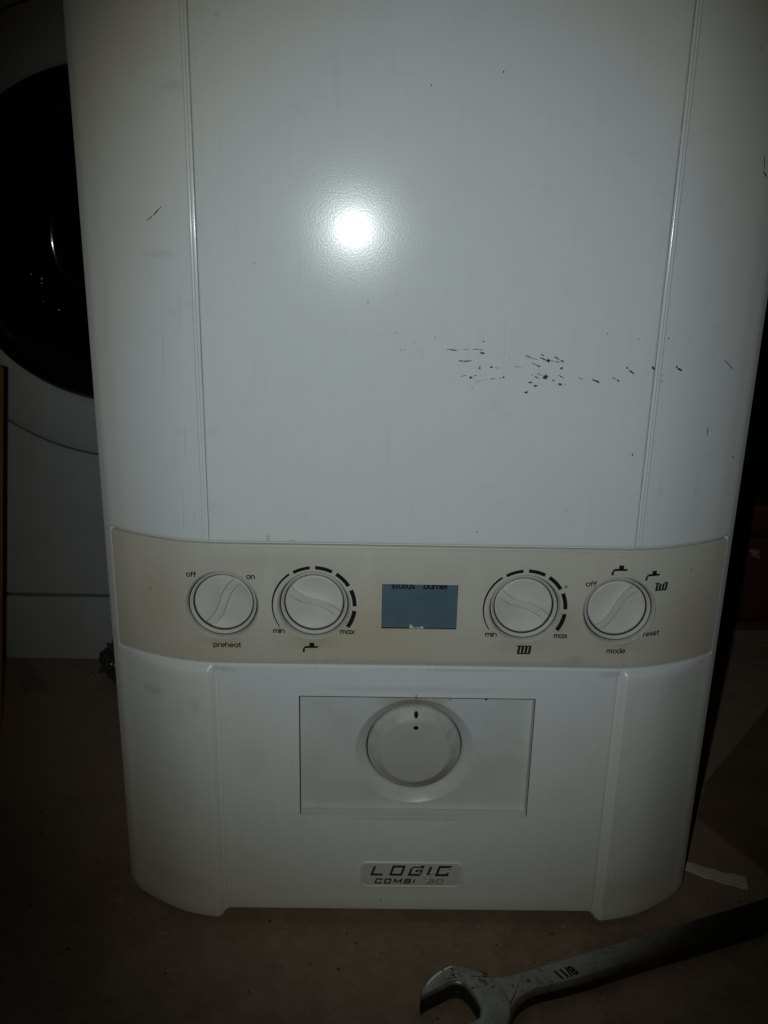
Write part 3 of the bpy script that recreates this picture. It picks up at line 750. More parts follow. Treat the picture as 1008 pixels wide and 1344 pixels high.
for a, b in zip(path, path[1:]):
    if a is None or b is None: continue
    for k in range(5):
        t = (k + rr.random() * .5) / 5; cx = a[0] + (b[0] - a[0]) * t; cz = a[1] + (b[1] - a[1]) * t
        r = bmesh.ops.create_icosphere(bm, subdivisions=2, radius=rr.uniform(.00030, .00065))['verts']
        bmesh.ops.scale(bm, vec=(rr.uniform(.9, 1.8), .5, rr.uniform(.7, 1.1)), verts=r); bmesh.ops.translate(bm, vec=(cx + rr.uniform(-.0001, .0001), -.00042, cz + rr.uniform(-.0001, .0001)), verts=r)
tag(obj('badge_glint_beads', bm, M_glint_bead, badge, smooth=60), kind='stuff')  # bright metal beads added over the badge to make flash glints

# paint scrapes on the front --------------------------------------------
MARKS = [(66.06,384.22,66.78,384.24,2.15),(64.67,374.87,66.24,375.03,1.99),(64.53,375.27,64.85,375.9,1.07),(66.02,375.76,66.13,376.9,0.46),(74.13,384.02,74.85,384.03,0.92),(73.68,380.58,74.49,379.72,1.07),(69.79,373.22,70.37,373.24,0.77),(72.99,371.6,75.17,370.66,0.84),(56.2,371.88,58.23,371.92,0.61),(58.88,369.86,61.61,370.15,0.69),(54.32,365.97,56.39,366.57,0.77),(22.75,374.0,24.47,374.18,0.92),(27.88,379.35,28.74,379.37,0.69),(27.68,380.42,29.12,380.45,0.31),(34.03,380.04,35.61,380.07,0.77),(41.56,374.57,42.43,374.59,0.84),(28.11,388.1,30.63,387.49,0.92),(34.84,373.44,36.28,373.46,0.46),(76.83,371.18,77.41,371.19,0.54),(68.48,381.69,68.91,381.7,0.38),(29.18,394.02,30.18,394.04,0.38),(66.2,379.43,66.49,379.43,0.38),(53.43,387.05,57.13,385.48,0.46),(57.13,385.48,60.78,384.55,0.23),(62.13,387.71,64.06,386.89,0.54),(61.39,386.13,65.47,384.43,0.61),(69.61,386.64,72.62,384.92,0.61),(72.63,384.78,74.83,384.25,0.38),(57.31,382.84,60.27,381.68,0.38),(59.9,381.82,62.15,380.64,0.69),(67.64,384.25,70.18,383.94,0.31),(70.55,383.81,73.09,383.5,0.38),(57.41,376.39,58.52,375.9,0.38),(59.29,375.34,61.89,374.31,0.61),(60.59,377.31,63.59,375.78,0.38),(72.57,376.45,76.19,374.57,0.38),(18.77,389.58,21.77,389.64,0.31),(23.55,389.67,27.12,389.88,0.38),(27.12,389.88,29.8,389.08,0.31),(16.34,383.28,18.34,383.32,0.38),(19.24,382.62,23.51,383.42,0.31),(36.28,379.73,39.53,379.57,0.23),(17.82,374.42,21.38,375.35,0.31),(25.01,374.84,27.15,375.46,0.38),(47.39,380.51,52.08,380.38,0.23),(11.06,389.22,15.38,388.67,0.31),(55.94,371.52,58.82,371.72,0.23),(26.51,371.38,26.77,371.38,0.39),(27.5,372.54,27.79,372.55,0.45),(26.24,370.88,26.48,370.89,0.36),(29.0,372.49,29.18,372.5,0.28),(28.6,372.15,28.88,372.15,0.43),(27.74,372.01,28.0,372.01,0.39),(26.15,371.08,26.39,371.09,0.36),(28.96,372.17,29.27,372.18,0.47),(27.48,371.67,27.79,371.68,0.48),(39.27,374.42,39.46,374.43,0.3),(40.71,374.12,40.92,374.13,0.32),(35.35,373.76,35.61,373.77,0.39),(36.89,373.59,37.2,373.6,0.47),(40.19,373.96,40.37,373.96,0.29),(40.18,373.76,40.43,373.77,0.39),(37.52,373.62,37.78,373.62,0.39),(32.37,373.03,32.7,373.04,0.49),(31.11,373.18,31.3,373.18,0.28),(33.46,373.05,33.63,373.05,0.26),(36.18,373.58,36.4,373.58,0.33),(40.38,374.13,40.7,374.14,0.49),(32.74,373.29,32.91,373.29,0.25),(31.87,373.14,32.05,373.14,0.28),(30.6,373.2,30.91,373.21,0.48),(39.82,374.17,40.07,374.18,0.37),(24.55,368.72,24.84,368.73,0.44),(24.77,368.27,25.08,368.28,0.47),(23.72,369.11,23.99,369.12,0.41),(23.68,369.01,23.97,369.01,0.43),(17.42,382.93,17.53,382.94,0.17),(25.23,379.57,25.38,379.57,0.22),(26.62,379.69,26.73,379.7,0.17),(26.49,379.67,26.64,379.68,0.24),(24.57,380.02,24.71,380.02,0.21),(21.97,381.3,22.11,381.31,0.23),(26.56,378.85,26.75,378.86,0.28),(20.74,381.19,20.87,381.2,0.2),(19.39,381.96,19.51,381.96,0.18),(21.03,381.1,21.18,381.11,0.24),(27.84,378.6,28.02,378.6,0.27),(28.61,378.54,28.73,378.54,0.18),(23.57,379.99,23.76,379.99,0.3),(19.12,381.88,19.3,381.89,0.27),(71.37,383.62,71.51,383.62,0.21),(71.01,383.46,71.16,383.47,0.23),(62.82,383.89,62.95,383.89,0.19),(54.14,384.95,54.35,384.95,0.33),(63.84,383.86,63.97,383.87,0.2),(70.66,383.33,70.82,383.33,0.25),(59.76,384.79,59.87,384.8,0.17),(66.46,383.57,66.57,383.57,0.17),(74.03,382.72,74.23,382.72,0.31),(73.74,383.5,73.93,383.5,0.29),(57.08,384.71,57.24,384.71,0.25),(63.33,384.18,63.48,384.18,0.22),(59.58,384.68,59.77,384.69,0.29),(60.97,384.38,61.16,384.38,0.3),(57.69,384.5,57.89,384.51,0.3),(71.33,383.15,71.53,383.15,0.3),(54.28,385.34,54.45,385.34,0.25),(62.97,384.01,63.08,384.01,0.16),(54.22,385.44,54.34,385.45,0.17),(75.8,383.26,75.96,383.26,0.25),(60.31,384.62,60.48,384.63,0.27),(66.45,384.1,66.6,384.1,0.22),(56.34,384.79,56.48,384.79,0.23),(54.84,385.17,55.01,385.18,0.26),(72.0,375.29,72.17,375.29,0.27),(64.7,377.69,64.88,377.69,0.28),(64.9,377.8,65.04,377.8,0.2),(67.25,377.43,67.41,377.43,0.23),(65.28,377.36,65.42,377.36,0.22),(74.89,375.06,75.05,375.06,0.24),(58.9,379.43,59.1,379.44,0.31),(72.57,375.29,72.74,375.3,0.26),(58.19,380.11,58.32,380.11,0.19),(71.38,375.94,71.49,375.94,0.18),(73.7,375.35,73.9,375.36,0.3),(58.9,379.44,59.1,379.44,0.3),(75.81,374.26,75.92,374.26,0.17),(71.87,375.46,71.99,375.46,0.18),(71.98,376.14,72.12,376.14,0.22),(68.03,377.11,68.16,377.11,0.19),(61.29,378.58,61.44,378.58,0.23),(63.41,378.21,63.56,378.21,0.23),(57.72,379.4,57.87,379.41,0.23),(70.97,375.59,71.16,375.6,0.29),(69.9,376.23,70.08,376.23,0.27),(74.03,375.19,74.22,375.19,0.29),(74.92,374.78,75.11,374.78,0.28),(59.48,379.43,59.65,379.44,0.26),(62.1,378.23,62.32,378.23,0.32),(62.31,378.59,62.51,378.6,0.3),(66.76,370.96,66.87,370.96,0.17),(64.75,371.04,64.9,371.04,0.22),(62.02,371.12,62.23,371.13,0.33),(65.02,370.79,65.22,370.79,0.3),(71.93,370.66,72.11,370.66,0.28),(72.44,370.42,72.66,370.43,0.32),(64.29,370.98,64.48,370.99,0.28),(69.52,370.4,69.66,370.4,0.2),(58.68,371.12,58.87,371.12,0.28),(73.1,370.85,73.3,370.85,0.31),(61.48,370.62,61.59,370.62,0.18),(57.48,371.08,57.62,371.08,0.22),(24.61,382.52,24.73,382.52,0.18),(21.34,385.06,21.48,385.06,0.22),(32.22,374.94,32.32,374.94,0.15),(18.17,388.18,18.33,388.18,0.26),(30.86,375.48,30.98,375.49,0.19),(28.77,378.64,28.92,378.64,0.23),(26.33,380.91,26.48,380.91,0.24),(32.7,374.84,32.8,374.84,0.15),(22.39,383.54,22.54,383.55,0.23),(23.7,382.23,23.85,382.23,0.22),(16.51,389.52,16.61,389.53,0.15),(31.36,375.56,31.51,375.57,0.23),(24.84,381.65,24.97,381.66,0.2),(18.34,387.5,18.49,387.5,0.23),(28.15,378.6,28.27,378.6,0.19),(17.69,387.7,17.78,387.71,0.14),(22.5,383.29,22.63,383.3,0.18),(19.07,386.72,19.23,386.73,0.24),(20.06,386.72,20.17,386.72,0.17),(13.84,390.89,14.0,390.89,0.24),(-23.42,397.33,-23.15,397.34,0.43),(-16.38,398.09,-16.2,398.09,0.28),(-21.27,397.54,-21.03,397.55,0.38),(-23.11,397.06,-22.95,397.06,0.25),(-16.34,397.78,-16.12,397.78,0.34),(-19.28,397.68,-18.96,397.69,0.49),(-18.26,397.67,-18.02,397.68,0.36),(-18.61,398.28,-18.33,398.28,0.43),(-15.84,388.57,-15.63,388.58,0.32),(-19.91,387.84,-19.7,387.84,0.33),(-16.08,388.5,-15.8,388.5,0.43),(-14.28,388.9,-14.05,388.91,0.35),(-21.34,387.32,-21.19,387.33,0.24),(-16.4,388.45,-16.13,388.46,0.41),(-16.01,388.36,-15.78,388.37,0.35),(-13.22,389.05,-13.03,389.05,0.29),(-14.01,388.65,-13.8,388.66,0.31),(-3.42,384.28,-3.27,384.28,0.23),(-5.14,388.02,-4.92,388.02,0.33),(-3.5,384.34,-3.26,384.34,0.36),(-4.33,386.26,-4.14,386.26,0.31),(-4.02,386.99,-3.83,386.99,0.3),(-4.11,386.02,-3.94,386.03,0.27),(128.99,377.34,129.19,377.34,0.28),(131.55,377.33,131.75,377.33,0.29),(131.18,377.55,131.37,377.55,0.27),(130.27,377.78,130.44,377.78,0.25),(131.83,376.92,132.01,376.92,0.26),(131.41,377.55,131.75,377.55,0.48),(130.05,377.37,130.25,377.37,0.29),(132.7,377.22,132.88,377.22,0.26),(9.28,389.49,15.48,389.08,0.38),(16.65,382.96,23.72,383.44,0.38),(93.37,373.75,96.17,372.55,0.95),(91.71,374.26,93.94,373.4,0.57),(103.03,375.72,105.5,374.34,0.38),(106.03,374.35,107.21,373.29,0.76),(83.92,375.36,86.73,373.98,0.28),(110.52,381.2,111.45,380.86,0.95),(112.1,379.81,115.35,377.73,0.76),(124.88,382.18,126.14,380.43,1.14),(138.86,382.18,139.89,381.46,0.95),(139.93,381.1,142.87,379.62,0.95),(2.62,395.81,3.12,395.82,0.76),(29.64,394.07,30.13,394.08,0.76),(-8.65,392.99,-8.28,392.99,0.57),(97.78,399.89,98.27,399.9,0.76),(132.29,397.68,132.94,397.68,0.95),(139.13,401.17,139.39,401.17,0.38),(11.69,371.32,11.94,371.33,0.38),(44.71,385.25,45.08,385.26,0.57),(-154.39,453.97,-149.3,457.54,0.36),(-149.75,457.15,-147.0,459.89,0.64),(-147.0,459.89,-145.19,461.46,0.36),(169.31,385.13,177.38,379.03,0.41),(164.43,346.41,164.74,340.94,0.45),(178.94,486.36,181.64,483.79,0.91),(178.02,494.02,179.24,487.54,0.55),(-4.21,522.71,-3.66,522.73,0.91),(32.33,529.84,32.93,529.85,1.0),(31.55,282.71,32.12,282.72,0.82),(118.76,331.12,119.56,331.14,1.18),(185.9,325.77,186.86,325.64,1.0),(115.41,397.1,115.88,397.11,0.73),(166.58,545.43,167.24,545.49,0.91),(-34.86,413.98,-34.33,413.99,0.82),(-19.42,417.93,-19.13,417.93,0.45),(-20.41,16.89,-19.47,16.9,1.18),(118.67,268.32,119.08,268.32,0.59),(120.49,268.35,120.91,268.35,0.59),(-165.93,239.09,-165.27,239.21,0.82),(165.57,257.28,166.35,257.17,0.91),(-3.97,453.09,-3.74,453.09,0.36),(130.97,374.0,131.48,374.0,0.73),(52.99,454.23,53.28,454.24,0.45),(-113.06,343.44,-112.76,343.45,0.45),(-83.17,317.06,-82.8,317.06,0.55),(-65.39,346.52,-65.09,346.52,0.45),(84.35,296.87,84.66,296.88,0.45),(137.57,37.63,138.26,37.55,0.82),(164.56,31.1,165.44,30.8,0.91),(-195.14,162.22,-194.17,162.7,0.91),(146.51,125.15,146.97,125.08,0.55),(20.01,170.98,20.61,170.99,0.82),(43.65,362.69,43.8,362.7,0.24),(92.59,310.73,92.74,310.73,0.21),(64.46,341.27,64.58,341.27,0.18),(34.17,374.01,34.28,374.01,0.16),(-101.86,518.9,-101.76,518.9,0.17),(-96.76,513.61,-96.64,513.61,0.2),(102.99,299.34,103.21,299.34,0.31),(93.99,308.77,94.17,308.78,0.26),(95.64,307.08,95.85,307.08,0.3),(-85.49,501.58,-85.32,501.59,0.27),(91.36,311.43,91.55,311.43,0.28),(69.38,335.4,69.53,335.4,0.22),(-25.33,436.57,-25.18,436.58,0.24),(-55.28,468.63,-55.12,468.64,0.26),(39.86,367.16,39.99,367.17,0.19),(39.38,367.16,39.57,367.16,0.29),(31.84,375.52,32.03,375.53,0.3),(24.98,383.47,25.14,383.48,0.24),(84.35,320.11,84.5,320.11,0.22),(-93.62,509.88,-93.51,509.88,0.18),(7.62,401.63,7.8,401.63,0.27),(-61.19,475.24,-61.03,475.24,0.27),(11.16,397.57,11.37,397.57,0.32),(-64.68,479.45,-64.51,479.45,0.29),(16.36,392.87,16.49,392.87,0.19)]
BLOBS = [(66.42,384.23,1.34),(65.45,375.09,1.7),(74.49,384.03,0.71),(74.08,380.15,0.89),(70.08,373.23,0.71),(23.61,374.09,0.98),(28.31,379.36,0.71),(34.82,380.06,0.8),(41.99,374.58,0.71),(55.35,366.27,0.89),(60.25,370.0,0.89),(57.21,371.9,0.71),(74.08,371.13,0.89),(29.37,387.8,0.8)]
bm = bmesh.new(); rr = random.Random(2)
def on_front(x, z):
    if .1952 < z < .2728: return fy(x, py(x), abs(x)) - .0005 - .00012
    if z < .1952: return py(x) - .0031 * ss(.1262, .1308, abs(x)) * ss(.1885, .150, abs(x)) * ss(.1936, .1885, z) - .00015
    return py(x) - .00015 - (.0005 if .1262 < abs(x) < .132 else 0)
for x0, z0, x1, z1, w_ in MARKS:
    x0, z0, x1, z1, w_ = x0 / 1000, z0 / 1000, x1 / 1000, z1 / 1000, w_ / 1000 * 1.2
    if w_ > .0022: w_ = .0022 + (w_ - .0022) * .45
    L_ = math.hypot(x1 - x0, z1 - z0); n = 8 if L_ > w_ else 5
    ux, uz = ((x1 - x0) / L_, (z1 - z0) / L_) if L_ > 1e-7 else (1, 0)
    up_, dn_ = [], []
    for k in range(n):
        t = k / (n - 1); ww = w_ / 2 * (.25 + .75 * math.sin(pi * (t * .9 + .05)) ** .6) * rr.uniform(.55, 1.25)
        wv = w_ / 2 * (.25 + .75 * math.sin(pi * (t * .9 + .05)) ** .6) * rr.uniform(.55, 1.25)
        cx, cz = x0 + (x1 - x0) * t, z0 + (z1 - z0) * t
        up_.append((cx - uz * ww, cz + ux * ww)); dn_.append((cx + uz * wv, cz - ux * wv))
    ps = up_ + dn_[::-1]; vv = [bm.verts.new((a, on_front(a, b), b)) for a, b in ps]
    for k in range(n - 1): bm.faces.new((vv[k], vv[k + 1], vv[2 * n - 2 - k], vv[2 * n - 1 - k]))
for x, z, r in BLOBS:
    x, z, r = x / 1000, z / 1000, r / 1000; a0 = rr.uniform(0, 1); n = 13
    rad_ = [r * (rr.uniform(.55, .85) if k % 3 else rr.uniform(.8, 1.35)) for k in range(n)]
    bm.faces.new([bm.verts.new((x + rad_[k] * cos(a0 + 2 * pi * k / n), on_front(x, z) - .00006, z + rad_[k] * .85 * sin(a0 + 2 * pi * k / n))) for k in range(n)])
bmesh.ops.recalc_face_normals(bm, faces=bm.faces[:])
for f in bm.faces:
    if f.normal.y > 0: f.normal_flip()
tag(obj('paint_scrapes', bm, M_chip, boiler), 'dark scrapes and specks scattered over the white front', kind='stuff')
bm = bmesh.new()
for x0, z0, x1, z1 in ((-.1385, .325, -.1380, .345), (-.142, .282, -.1415, .305), (-.1352, .286, -.1347, .292), (-.149, .372, -.1488, .40), (.09, .30, .0905, .3002)):
    vv = [bm.verts.new((a, py(a) - .00012, b)) for a, b in ((x0, z0), (x0 + .0004, z0), (x1 + .0003, z1), (x1, z1))]; bm.faces.new(vv)
for f in bm.faces:
    f.normal_update()
    if f.normal.y > 0: f.normal_flip()
tag(obj('hairline_scratches', bm, M_badge, boiler), kind='stuff')

# ---------------------------------------------------------------- floor and back wall
bm = bmesh.new()
vv = [bm.verts.new(q) for q in ((-3, -1.5, 0), (3, -1.5, 0), (3, 2.5, 0), (-3, 2.5, 0))]; bm.faces.new(vv)
obj('floor', bm, M_floor)['kind'] = 'structure'
bm = bmesh.new(); box(bm, (0, 2.56, 1.2), (6, .1, 2.41), 0); tag(obj('back_wall', bm, M_wall), kind='structure')

# debris on the floor
def crumbs(name, mat, pts, label):
    bm = bmesh.new(); rr = random.Random(4)
    for x, y, s in pts:
        if abs(x) < .2 and 0.0 < y < .28: continue
        r = bmesh.ops.create_icosphere(bm, subdivisions=1, radius=s)['verts']
        for v in r: v.co *= rr.uniform(.6, 1.3)
        bmesh.ops.scale(bm, vec=(rr.uniform(.7, 1.5), rr.uniform(.7, 1.5), rr.uniform(.25, .7)), verts=r)
        bmesh.ops.rotate(bm, cent=(0, 0, 0), matrix=Matrix.Rotation(rr.uniform(0, 6), 3, 'Z'), verts=r)
        bmesh.ops.translate(bm, vec=(x, y, s * .3), verts=r)
    return tag(obj(name, bm, mat), label, 'debris', kind='stuff')
rr = random.Random(8)
pts = [(rr.gauss(.0, .18), rr.gauss(-.03, .05), rr.uniform(.0003, .0009)) for _ in range(170)] + [(rr.uniform(-.45, .45), rr.uniform(-.16, .42), rr.uniform(.0003, .0009)) for _ in range(260)]
pts += [(-.195 + rr.gauss(0, .004), .017 + rr.gauss(0, .004), rr.uniform(.0004, .0012)) for _ in range(10)] + [(-.162 + rr.gauss(0, .006), -.014 + rr.gauss(0, .004), rr.uniform(.0004, .0010)) for _ in range(8)]
pts += [(.19 + rr.gauss(0, .02), .012 + rr.gauss(0, .012), rr.uniform(.0003, .0009)) for _ in range(25)]
crumbs('pale_crumbs', M_crumb, pts, 'pale plaster crumbs and dust scattered over the brown floor')
pts = [(rr.uniform(-.4, .45), rr.uniform(-.17, .42), rr.uniform(.0004, .0012)) for _ in range(240)]
crumbs('dark_crumbs', M_crumb2, pts, 'dark grit scattered over the brown floor round the boiler')

# pale torn strip on the floor, right of the boiler
def ribbon(bm, pts, w0, w1, z=.0015, th=.0008, seed=1):
    rr = random.Random(seed); n = len(pts); up_, lo_ = [], []
    for i, (x, y) in enumerate(pts):
        a = pts[max(0, i - 1)]; b = pts[min(n - 1, i + 1)]; d = Vector((b[0] - a[0], b[1] - a[1])).normalized(); w_ = (w0 + (w1 - w0) * i / (n - 1)) * rr.uniform(.96, 1.04) / 2
        zz = z + .0012 * math.sin(i * 1.1) ** 2
        up_.append(((x - d.y * w_, y + d.x * w_, zz), (x + d.y * w_, y - d.x * w_, zz + .0004)))
    T = [[bm.verts.new(p) for p in q] for q in up_]; B_ = [[bm.verts.new((p[0], p[1], p[2] - th)) for p in q] for q in up_]
    for i in range(n - 1):
        bm.faces.new((T[i][0], T[i][1], T[i + 1][1], T[i + 1][0])); bm.faces.new((B_[i][0], B_[i + 1][0], B_[i + 1][1], B_[i][1]))
        bm.faces.new((T[i][0], T[i + 1][0], B_[i + 1][0], B_[i][0])); bm.faces.new((T[i][1], B_[i][1], B_[i + 1][1], T[i + 1][1]))
    bm.faces.new((T[0][0], B_[0][0], B_[0][1], T[0][1])); bm.faces.new((T[-1][0], T[-1][1], B_[-1][1], B_[-1][0]))
    return fix(bm)
P0 = [(.196 + .0525 * t, .0665 - .028 * t - .004 * sin(pi * t)) for t in [k / 12 for k in range(13)]]
tag(obj('torn_strip', ribbon(bmesh.new(), P0, .009, .014), M_strip, smooth=30), 'pale torn strip lying on the floor right of the boiler foot', 'strip')
P1 = [(-.409 + .043 * t, .372 - .062 * t) for t in [k / 8 for k in range(9)]]
tag(obj('torn_strip', ribbon(bmesh.new(), P1, .010, .022, seed=3), M_strip2, smooth=30), 'dull brown strip lying on the floor in front of the washing machine', 'strip')

# dark offcut sheet to the right
bm = bmesh.new(); q = [(.2378, .1134), (.2608, .1608), (.371, .292), (.62, .58), (.75, .30), (.40, -.055), (.2683, .0485)]
th = .0022
T = [bm.verts.new((x, y, .0008 + th)) for x, y in q]; B_ = [bm.verts.new((x, y, .0008)) for x, y in q]
bm.faces.new(T); bm.faces.new(B_[::-1])
for i in range(len(q)): j = (i + 1) % len(q); bm.faces.new((T[i], B_[i], B_[j], T[j]))
fix(bm); tag(obj('vinyl_offcut', bm, M_sheet), 'dark brown sheet offcut lying flat on the floor right of the boiler', 'sheet')

# ---------------------------------------------------------------- washing machine
wm = empty('washing_machine', (-.278, .68, 0), 'white washing machine with black round door, behind the boiler on the left', 'washing machine')
WX0, WX1, WY = -.578, .022, .380; dcx, dcz2, RS, RD = -.278, .437, .2105, .153
bm = bmesh.new(); box(bm, ((WX0 + WX1) / 2, .745, .43), (.596, .49, .84), .004)
for sx in (WX0 + .006, WX1 - .006): box(bm, (sx, .445, .43), (.008, .108, .84), .001)
obj('cabinet', bm, M_wash, wm, smooth=30)
bm = bmesh.new(); lathe(bm, [(.168, .389), (.168, .4985), (0, .4985)], (-.278, .437), 96); fix(bm); obj('drum_well', bm, M_dark, wm)
def plate_hole(x0, x1, z0, z1, cx, cz, R, y, back):
    bm = bmesh.new(); crn = [math.atan2(z - cz, x - cx) for x in (x0, x1) for z in (z0, z1)]
    an = sorted([2 * pi * k / 128 - pi + .007 for k in range(128)] + crn); o_, i_ = [], []
    for a in an:
        c, s = cos(a), sin(a); t = min([(v - cc) / d for v, cc, d in ((x1, cx, c), (x0, cx, c), (z1, cz, s), (z0, cz, s)) if abs(d) > 1e-9 and (v - cc) / d > 0])
        o_.append((cx + c * t, cz + s * t)); i_.append((cx + R * c, cz + R * s))
    n = len(an); A = [[bm.verts.new((p[0], yy, p[1])) for p in L] for L, yy in ((o_, back), (o_, y), (i_, y), (i_, back))]
    for r1, r2 in zip(A, A[1:]):
        for i in range(n): j = (i + 1) % n; bm.faces.new((r1[i], r1[j], r2[j], r2[i]))
    return fix(bm)
obj('front_panel', plate_hole(WX0, WX1, .0775, .70, dcx, dcz2, RS, WY, WY + .01), M_wash, wm, smooth=30)
bm = bmesh.new(); lathe(bm, [(RS - .0018, WY + .009), (RS - .0018, WY + .0015), (RS - .004, WY + .0003), (RS - .02, WY), (RD + .01, WY - .001), (RD + .002, WY + .004), (RD + .002, WY + .009)], (dcx, dcz2), 160); fix(bm)
surr = obj('door_surround', bm, M_wash, wm, smooth=40)
bm = bmesh.new(); box(bm, ((WX0 + WX1) / 2, WY + .004, .0365), (.60, .008, .0730), .0015); obj('kickplate', bm, M_wash, wm, smooth=30)
bm = bmesh.new(); box(bm, ((WX0 + WX1) / 2, WY + .004, .777), (.60, .010, .146), .003); cp = obj('washer_control_panel', bm, M_wash, wm, smooth=30)
bm = bmesh.new(); lathe(bm, [(.026, WY - .001), (.026, WY - .018), (.022, WY - .022), (0, WY - .022)], (-.278, .777), 48); fix(bm); obj('programme_knob', bm, M_seal, cp, smooth=40)
bm = bmesh.new(); box(bm, (-.50, WY - .002, .777), (.13, .006, .09), .003); obj('detergent_drawer', bm, M_wash, cp, smooth=30)
bm = bmesh.new(); lathe(bm, [(RD + .0025, WY + .008), (RD, WY - .004), (RD - .004, WY - .018), (RD - .014, WY - .026), (RD - .026, WY - .024), (RD - .036, WY - .014), (RD - .046, WY + .004), (RD - .050, WY + .020)], (dcx, dcz2), 160); fix(bm)
door = obj('door', bm, M_door, wm, smooth=50); door['label'] = 'round black glossy porthole door'
bm = bmesh.new(); rg = RD - .048
lathe(bm, [(rg, WY + .012), (rg - .006, WY + .028), (rg - .014, WY + .050), (rg - .030, WY + .060), (rg - .06, WY + .055), (0, WY + .045)], (dcx, dcz2), 128); fix(bm)
gl = obj('door_glass', bm, M_glass, door, smooth=50)
bm = bmesh.new(); rr = random.Random(6)
for x, z, s in ((-.3436, .402, .0020), (-.3440, .398, .0014), (-.3300, .3735, .0018), (-.353, .406, .0014), (-.344, .381, .0009)):
    r = bmesh.ops.create_uvsphere(bm, u_segments=16, v_segments=10, radius=s)['verts']; bmesh.ops.translate(bm, vec=(x, .366, z), verts=r)
tag(obj('door_glint_beads', bm, M_steel, door, smooth=60), kind='stuff')  # steel beads added on the door for its small glints

# wooden board standing at the left edge
bd = empty('wooden_board', (-.41, .22, 0), 'orange-brown wooden board standing upright at the far left in front of the washing machine', 'board')
bm = bmesh.new()
T = [(-.3700, 0), (-.3316, .34), (-.43, .36), (-.465, 0)]
fr = [bm.verts.new((x, .2185, z)) for x, z in T]; bk = [bm.verts.new((x, .2305, z)) for x, z in T]
bm.faces.new(fr); bm.faces.new(bk[::-1])
for i in range(4): j = (i + 1) % 4; bm.faces.new((fr[i], bk[i], bk[j], fr[j]))
fix(bm); o = obj('plank', bm, M_wood, bd)
md = o.modifiers.new('b', 'BEVEL'); md.width = .0015; md.segments = 2

# crumpled dark film by the washer's foot
bm = bmesh.new(); r = bmesh.ops.create_icosphere(bm, subdivisions=4, radius=.020)['verts']; rr = random.Random(13)
from mathutils import noise as mn
for v in r:
    k = mn.noise(v.co * 160) * .55 + mn.noise(v.co * 420) * .35; v.co *= 1 + k
    v.co.z = max(-.015, v.co.z * 1.05)
tag(obj('crumpled_wrapper', bm, new_mat('dark_glossy_film', (.05, .055, .055), .12), loc=(-.288, .345, .0155)), 'crumpled dark glossy wrapper on the floor behind the left side of the boiler', 'wrapper')

# batten and dark red toolbox on the right
bm = bmesh.new(); box(bm, (.50, .455, .0085), (.36, .022, .016), .001); tag(obj('timber_batten', bm, M_batten), 'low timber batten lying on the floor in front of the dark red box', 'batten')
tb = empty('red_toolbox', (.50, .56, 0), 'dark red metal box in the shadow behind the right side of the boiler', 'toolbox')
bm = bmesh.new(); box(bm, (.50, .56, .060), (.27, .17, .120), .004); obj('box_body', bm, M_red, tb, smooth=30)
bm = bmesh.new(); box(bm, (.50, .56, .142), (.276, .176, .038), .006); lid = obj('lid', bm, M_red, tb, smooth=30)
bm = bmesh.new(); box(bm, (.46, .469, .122), (.022, .005, .030), .001); obj('latch', bm, M_steel, tb, smooth=30)
bm = bmesh.new(); rr = random.Random(21)
for k in range(4):
    cx, cz = .425 + rr.uniform(-.012, .016), .096 + rr.uniform(-.007, .008); w_ = rr.uniform(.002, .006)
    bm.faces.new([bm.verts.new((cx + w_ * cos(a) * rr.uniform(.6, 1.2), .4745 - .0002 * k, cz + w_ * .6 * sin(a) * rr.uniform(.6, 1.2))) for a in [2 * pi * j / 7 for j in range(7)]])
for f in bm.faces:
    f.normal_update()
    if f.normal.y > 0: f.normal_flip()
obj('torn_label', bm, M_label, tb)

# ---------------------------------------------------------------- open-ended spanner on the floor
wr = empty('spanner', (.05, -.08, 0), 'worn steel open-ended spanner marked 11/8 lying on the floor in front of the boiler', 'spanner')
def smooth_loop(pts, n=5, sharp=()):
    out = []; m_ = len(pts)
    for i in range(m_):
        if i in sharp or (i + 1) % m_ in sharp:
            out.append(pts[i]); continue
        for k in range(n): out.append(cat(pts[i - 1], pts[i], pts[(i + 1) % m_], pts[(i + 2) % m_], k / n))
    return out
def slab(pts, z0, z1, bev, crown=0):
    bm = bmesh.new()
    def inset(pts, d):
        n = len(pts); out = []
        ar = sum(pts[i][0] * pts[(i + 1) % n][1] - pts[(i + 1) % n][0] * pts[i][1] for i in range(n)); sg = 1 if ar > 0 else -1
        for i in range(n):
            a, b, c = Vector(pts[i - 1]), Vector(pts[i]), Vector(pts[(i + 1) % n]); d1 = (b - a).normalized(); d2 = (c - b).normalized()
            nn = Vector((-d1.y, d1.x)) + Vector((-d2.y, d2.x))
            if nn.length < 1e-6: nn = Vector((-d1.y, d1.x))
            nn.normalize(); out.append((b + nn * d * sg)[:])
        return out
    L_ = [(pts, z0), (pts, z1 - bev)] + [(inset(pts, bev * (1 - cos(a))), z1 - bev + bev * sin(a)) for a in (pi / 6, pi / 3, pi / 2)]
    R_ = [[bm.verts.new((x, y, z)) for x, y in p] for p, z in L_]
    n = len(pts)
    for k, (a, b) in enumerate(zip(R_, R_[1:])):
        for i in range(n): j = (i + 1) % n; f = bm.faces.new((a[i], a[j], b[j], b[i])); f.material_index = 1 if k == 0 else 0
    bm.faces.new(R_[-1]); bm.faces.new(R_[0][::-1])
    return fix(bm)
mm = lambda L: [(a / 1000, b / 1000) for a, b in L]
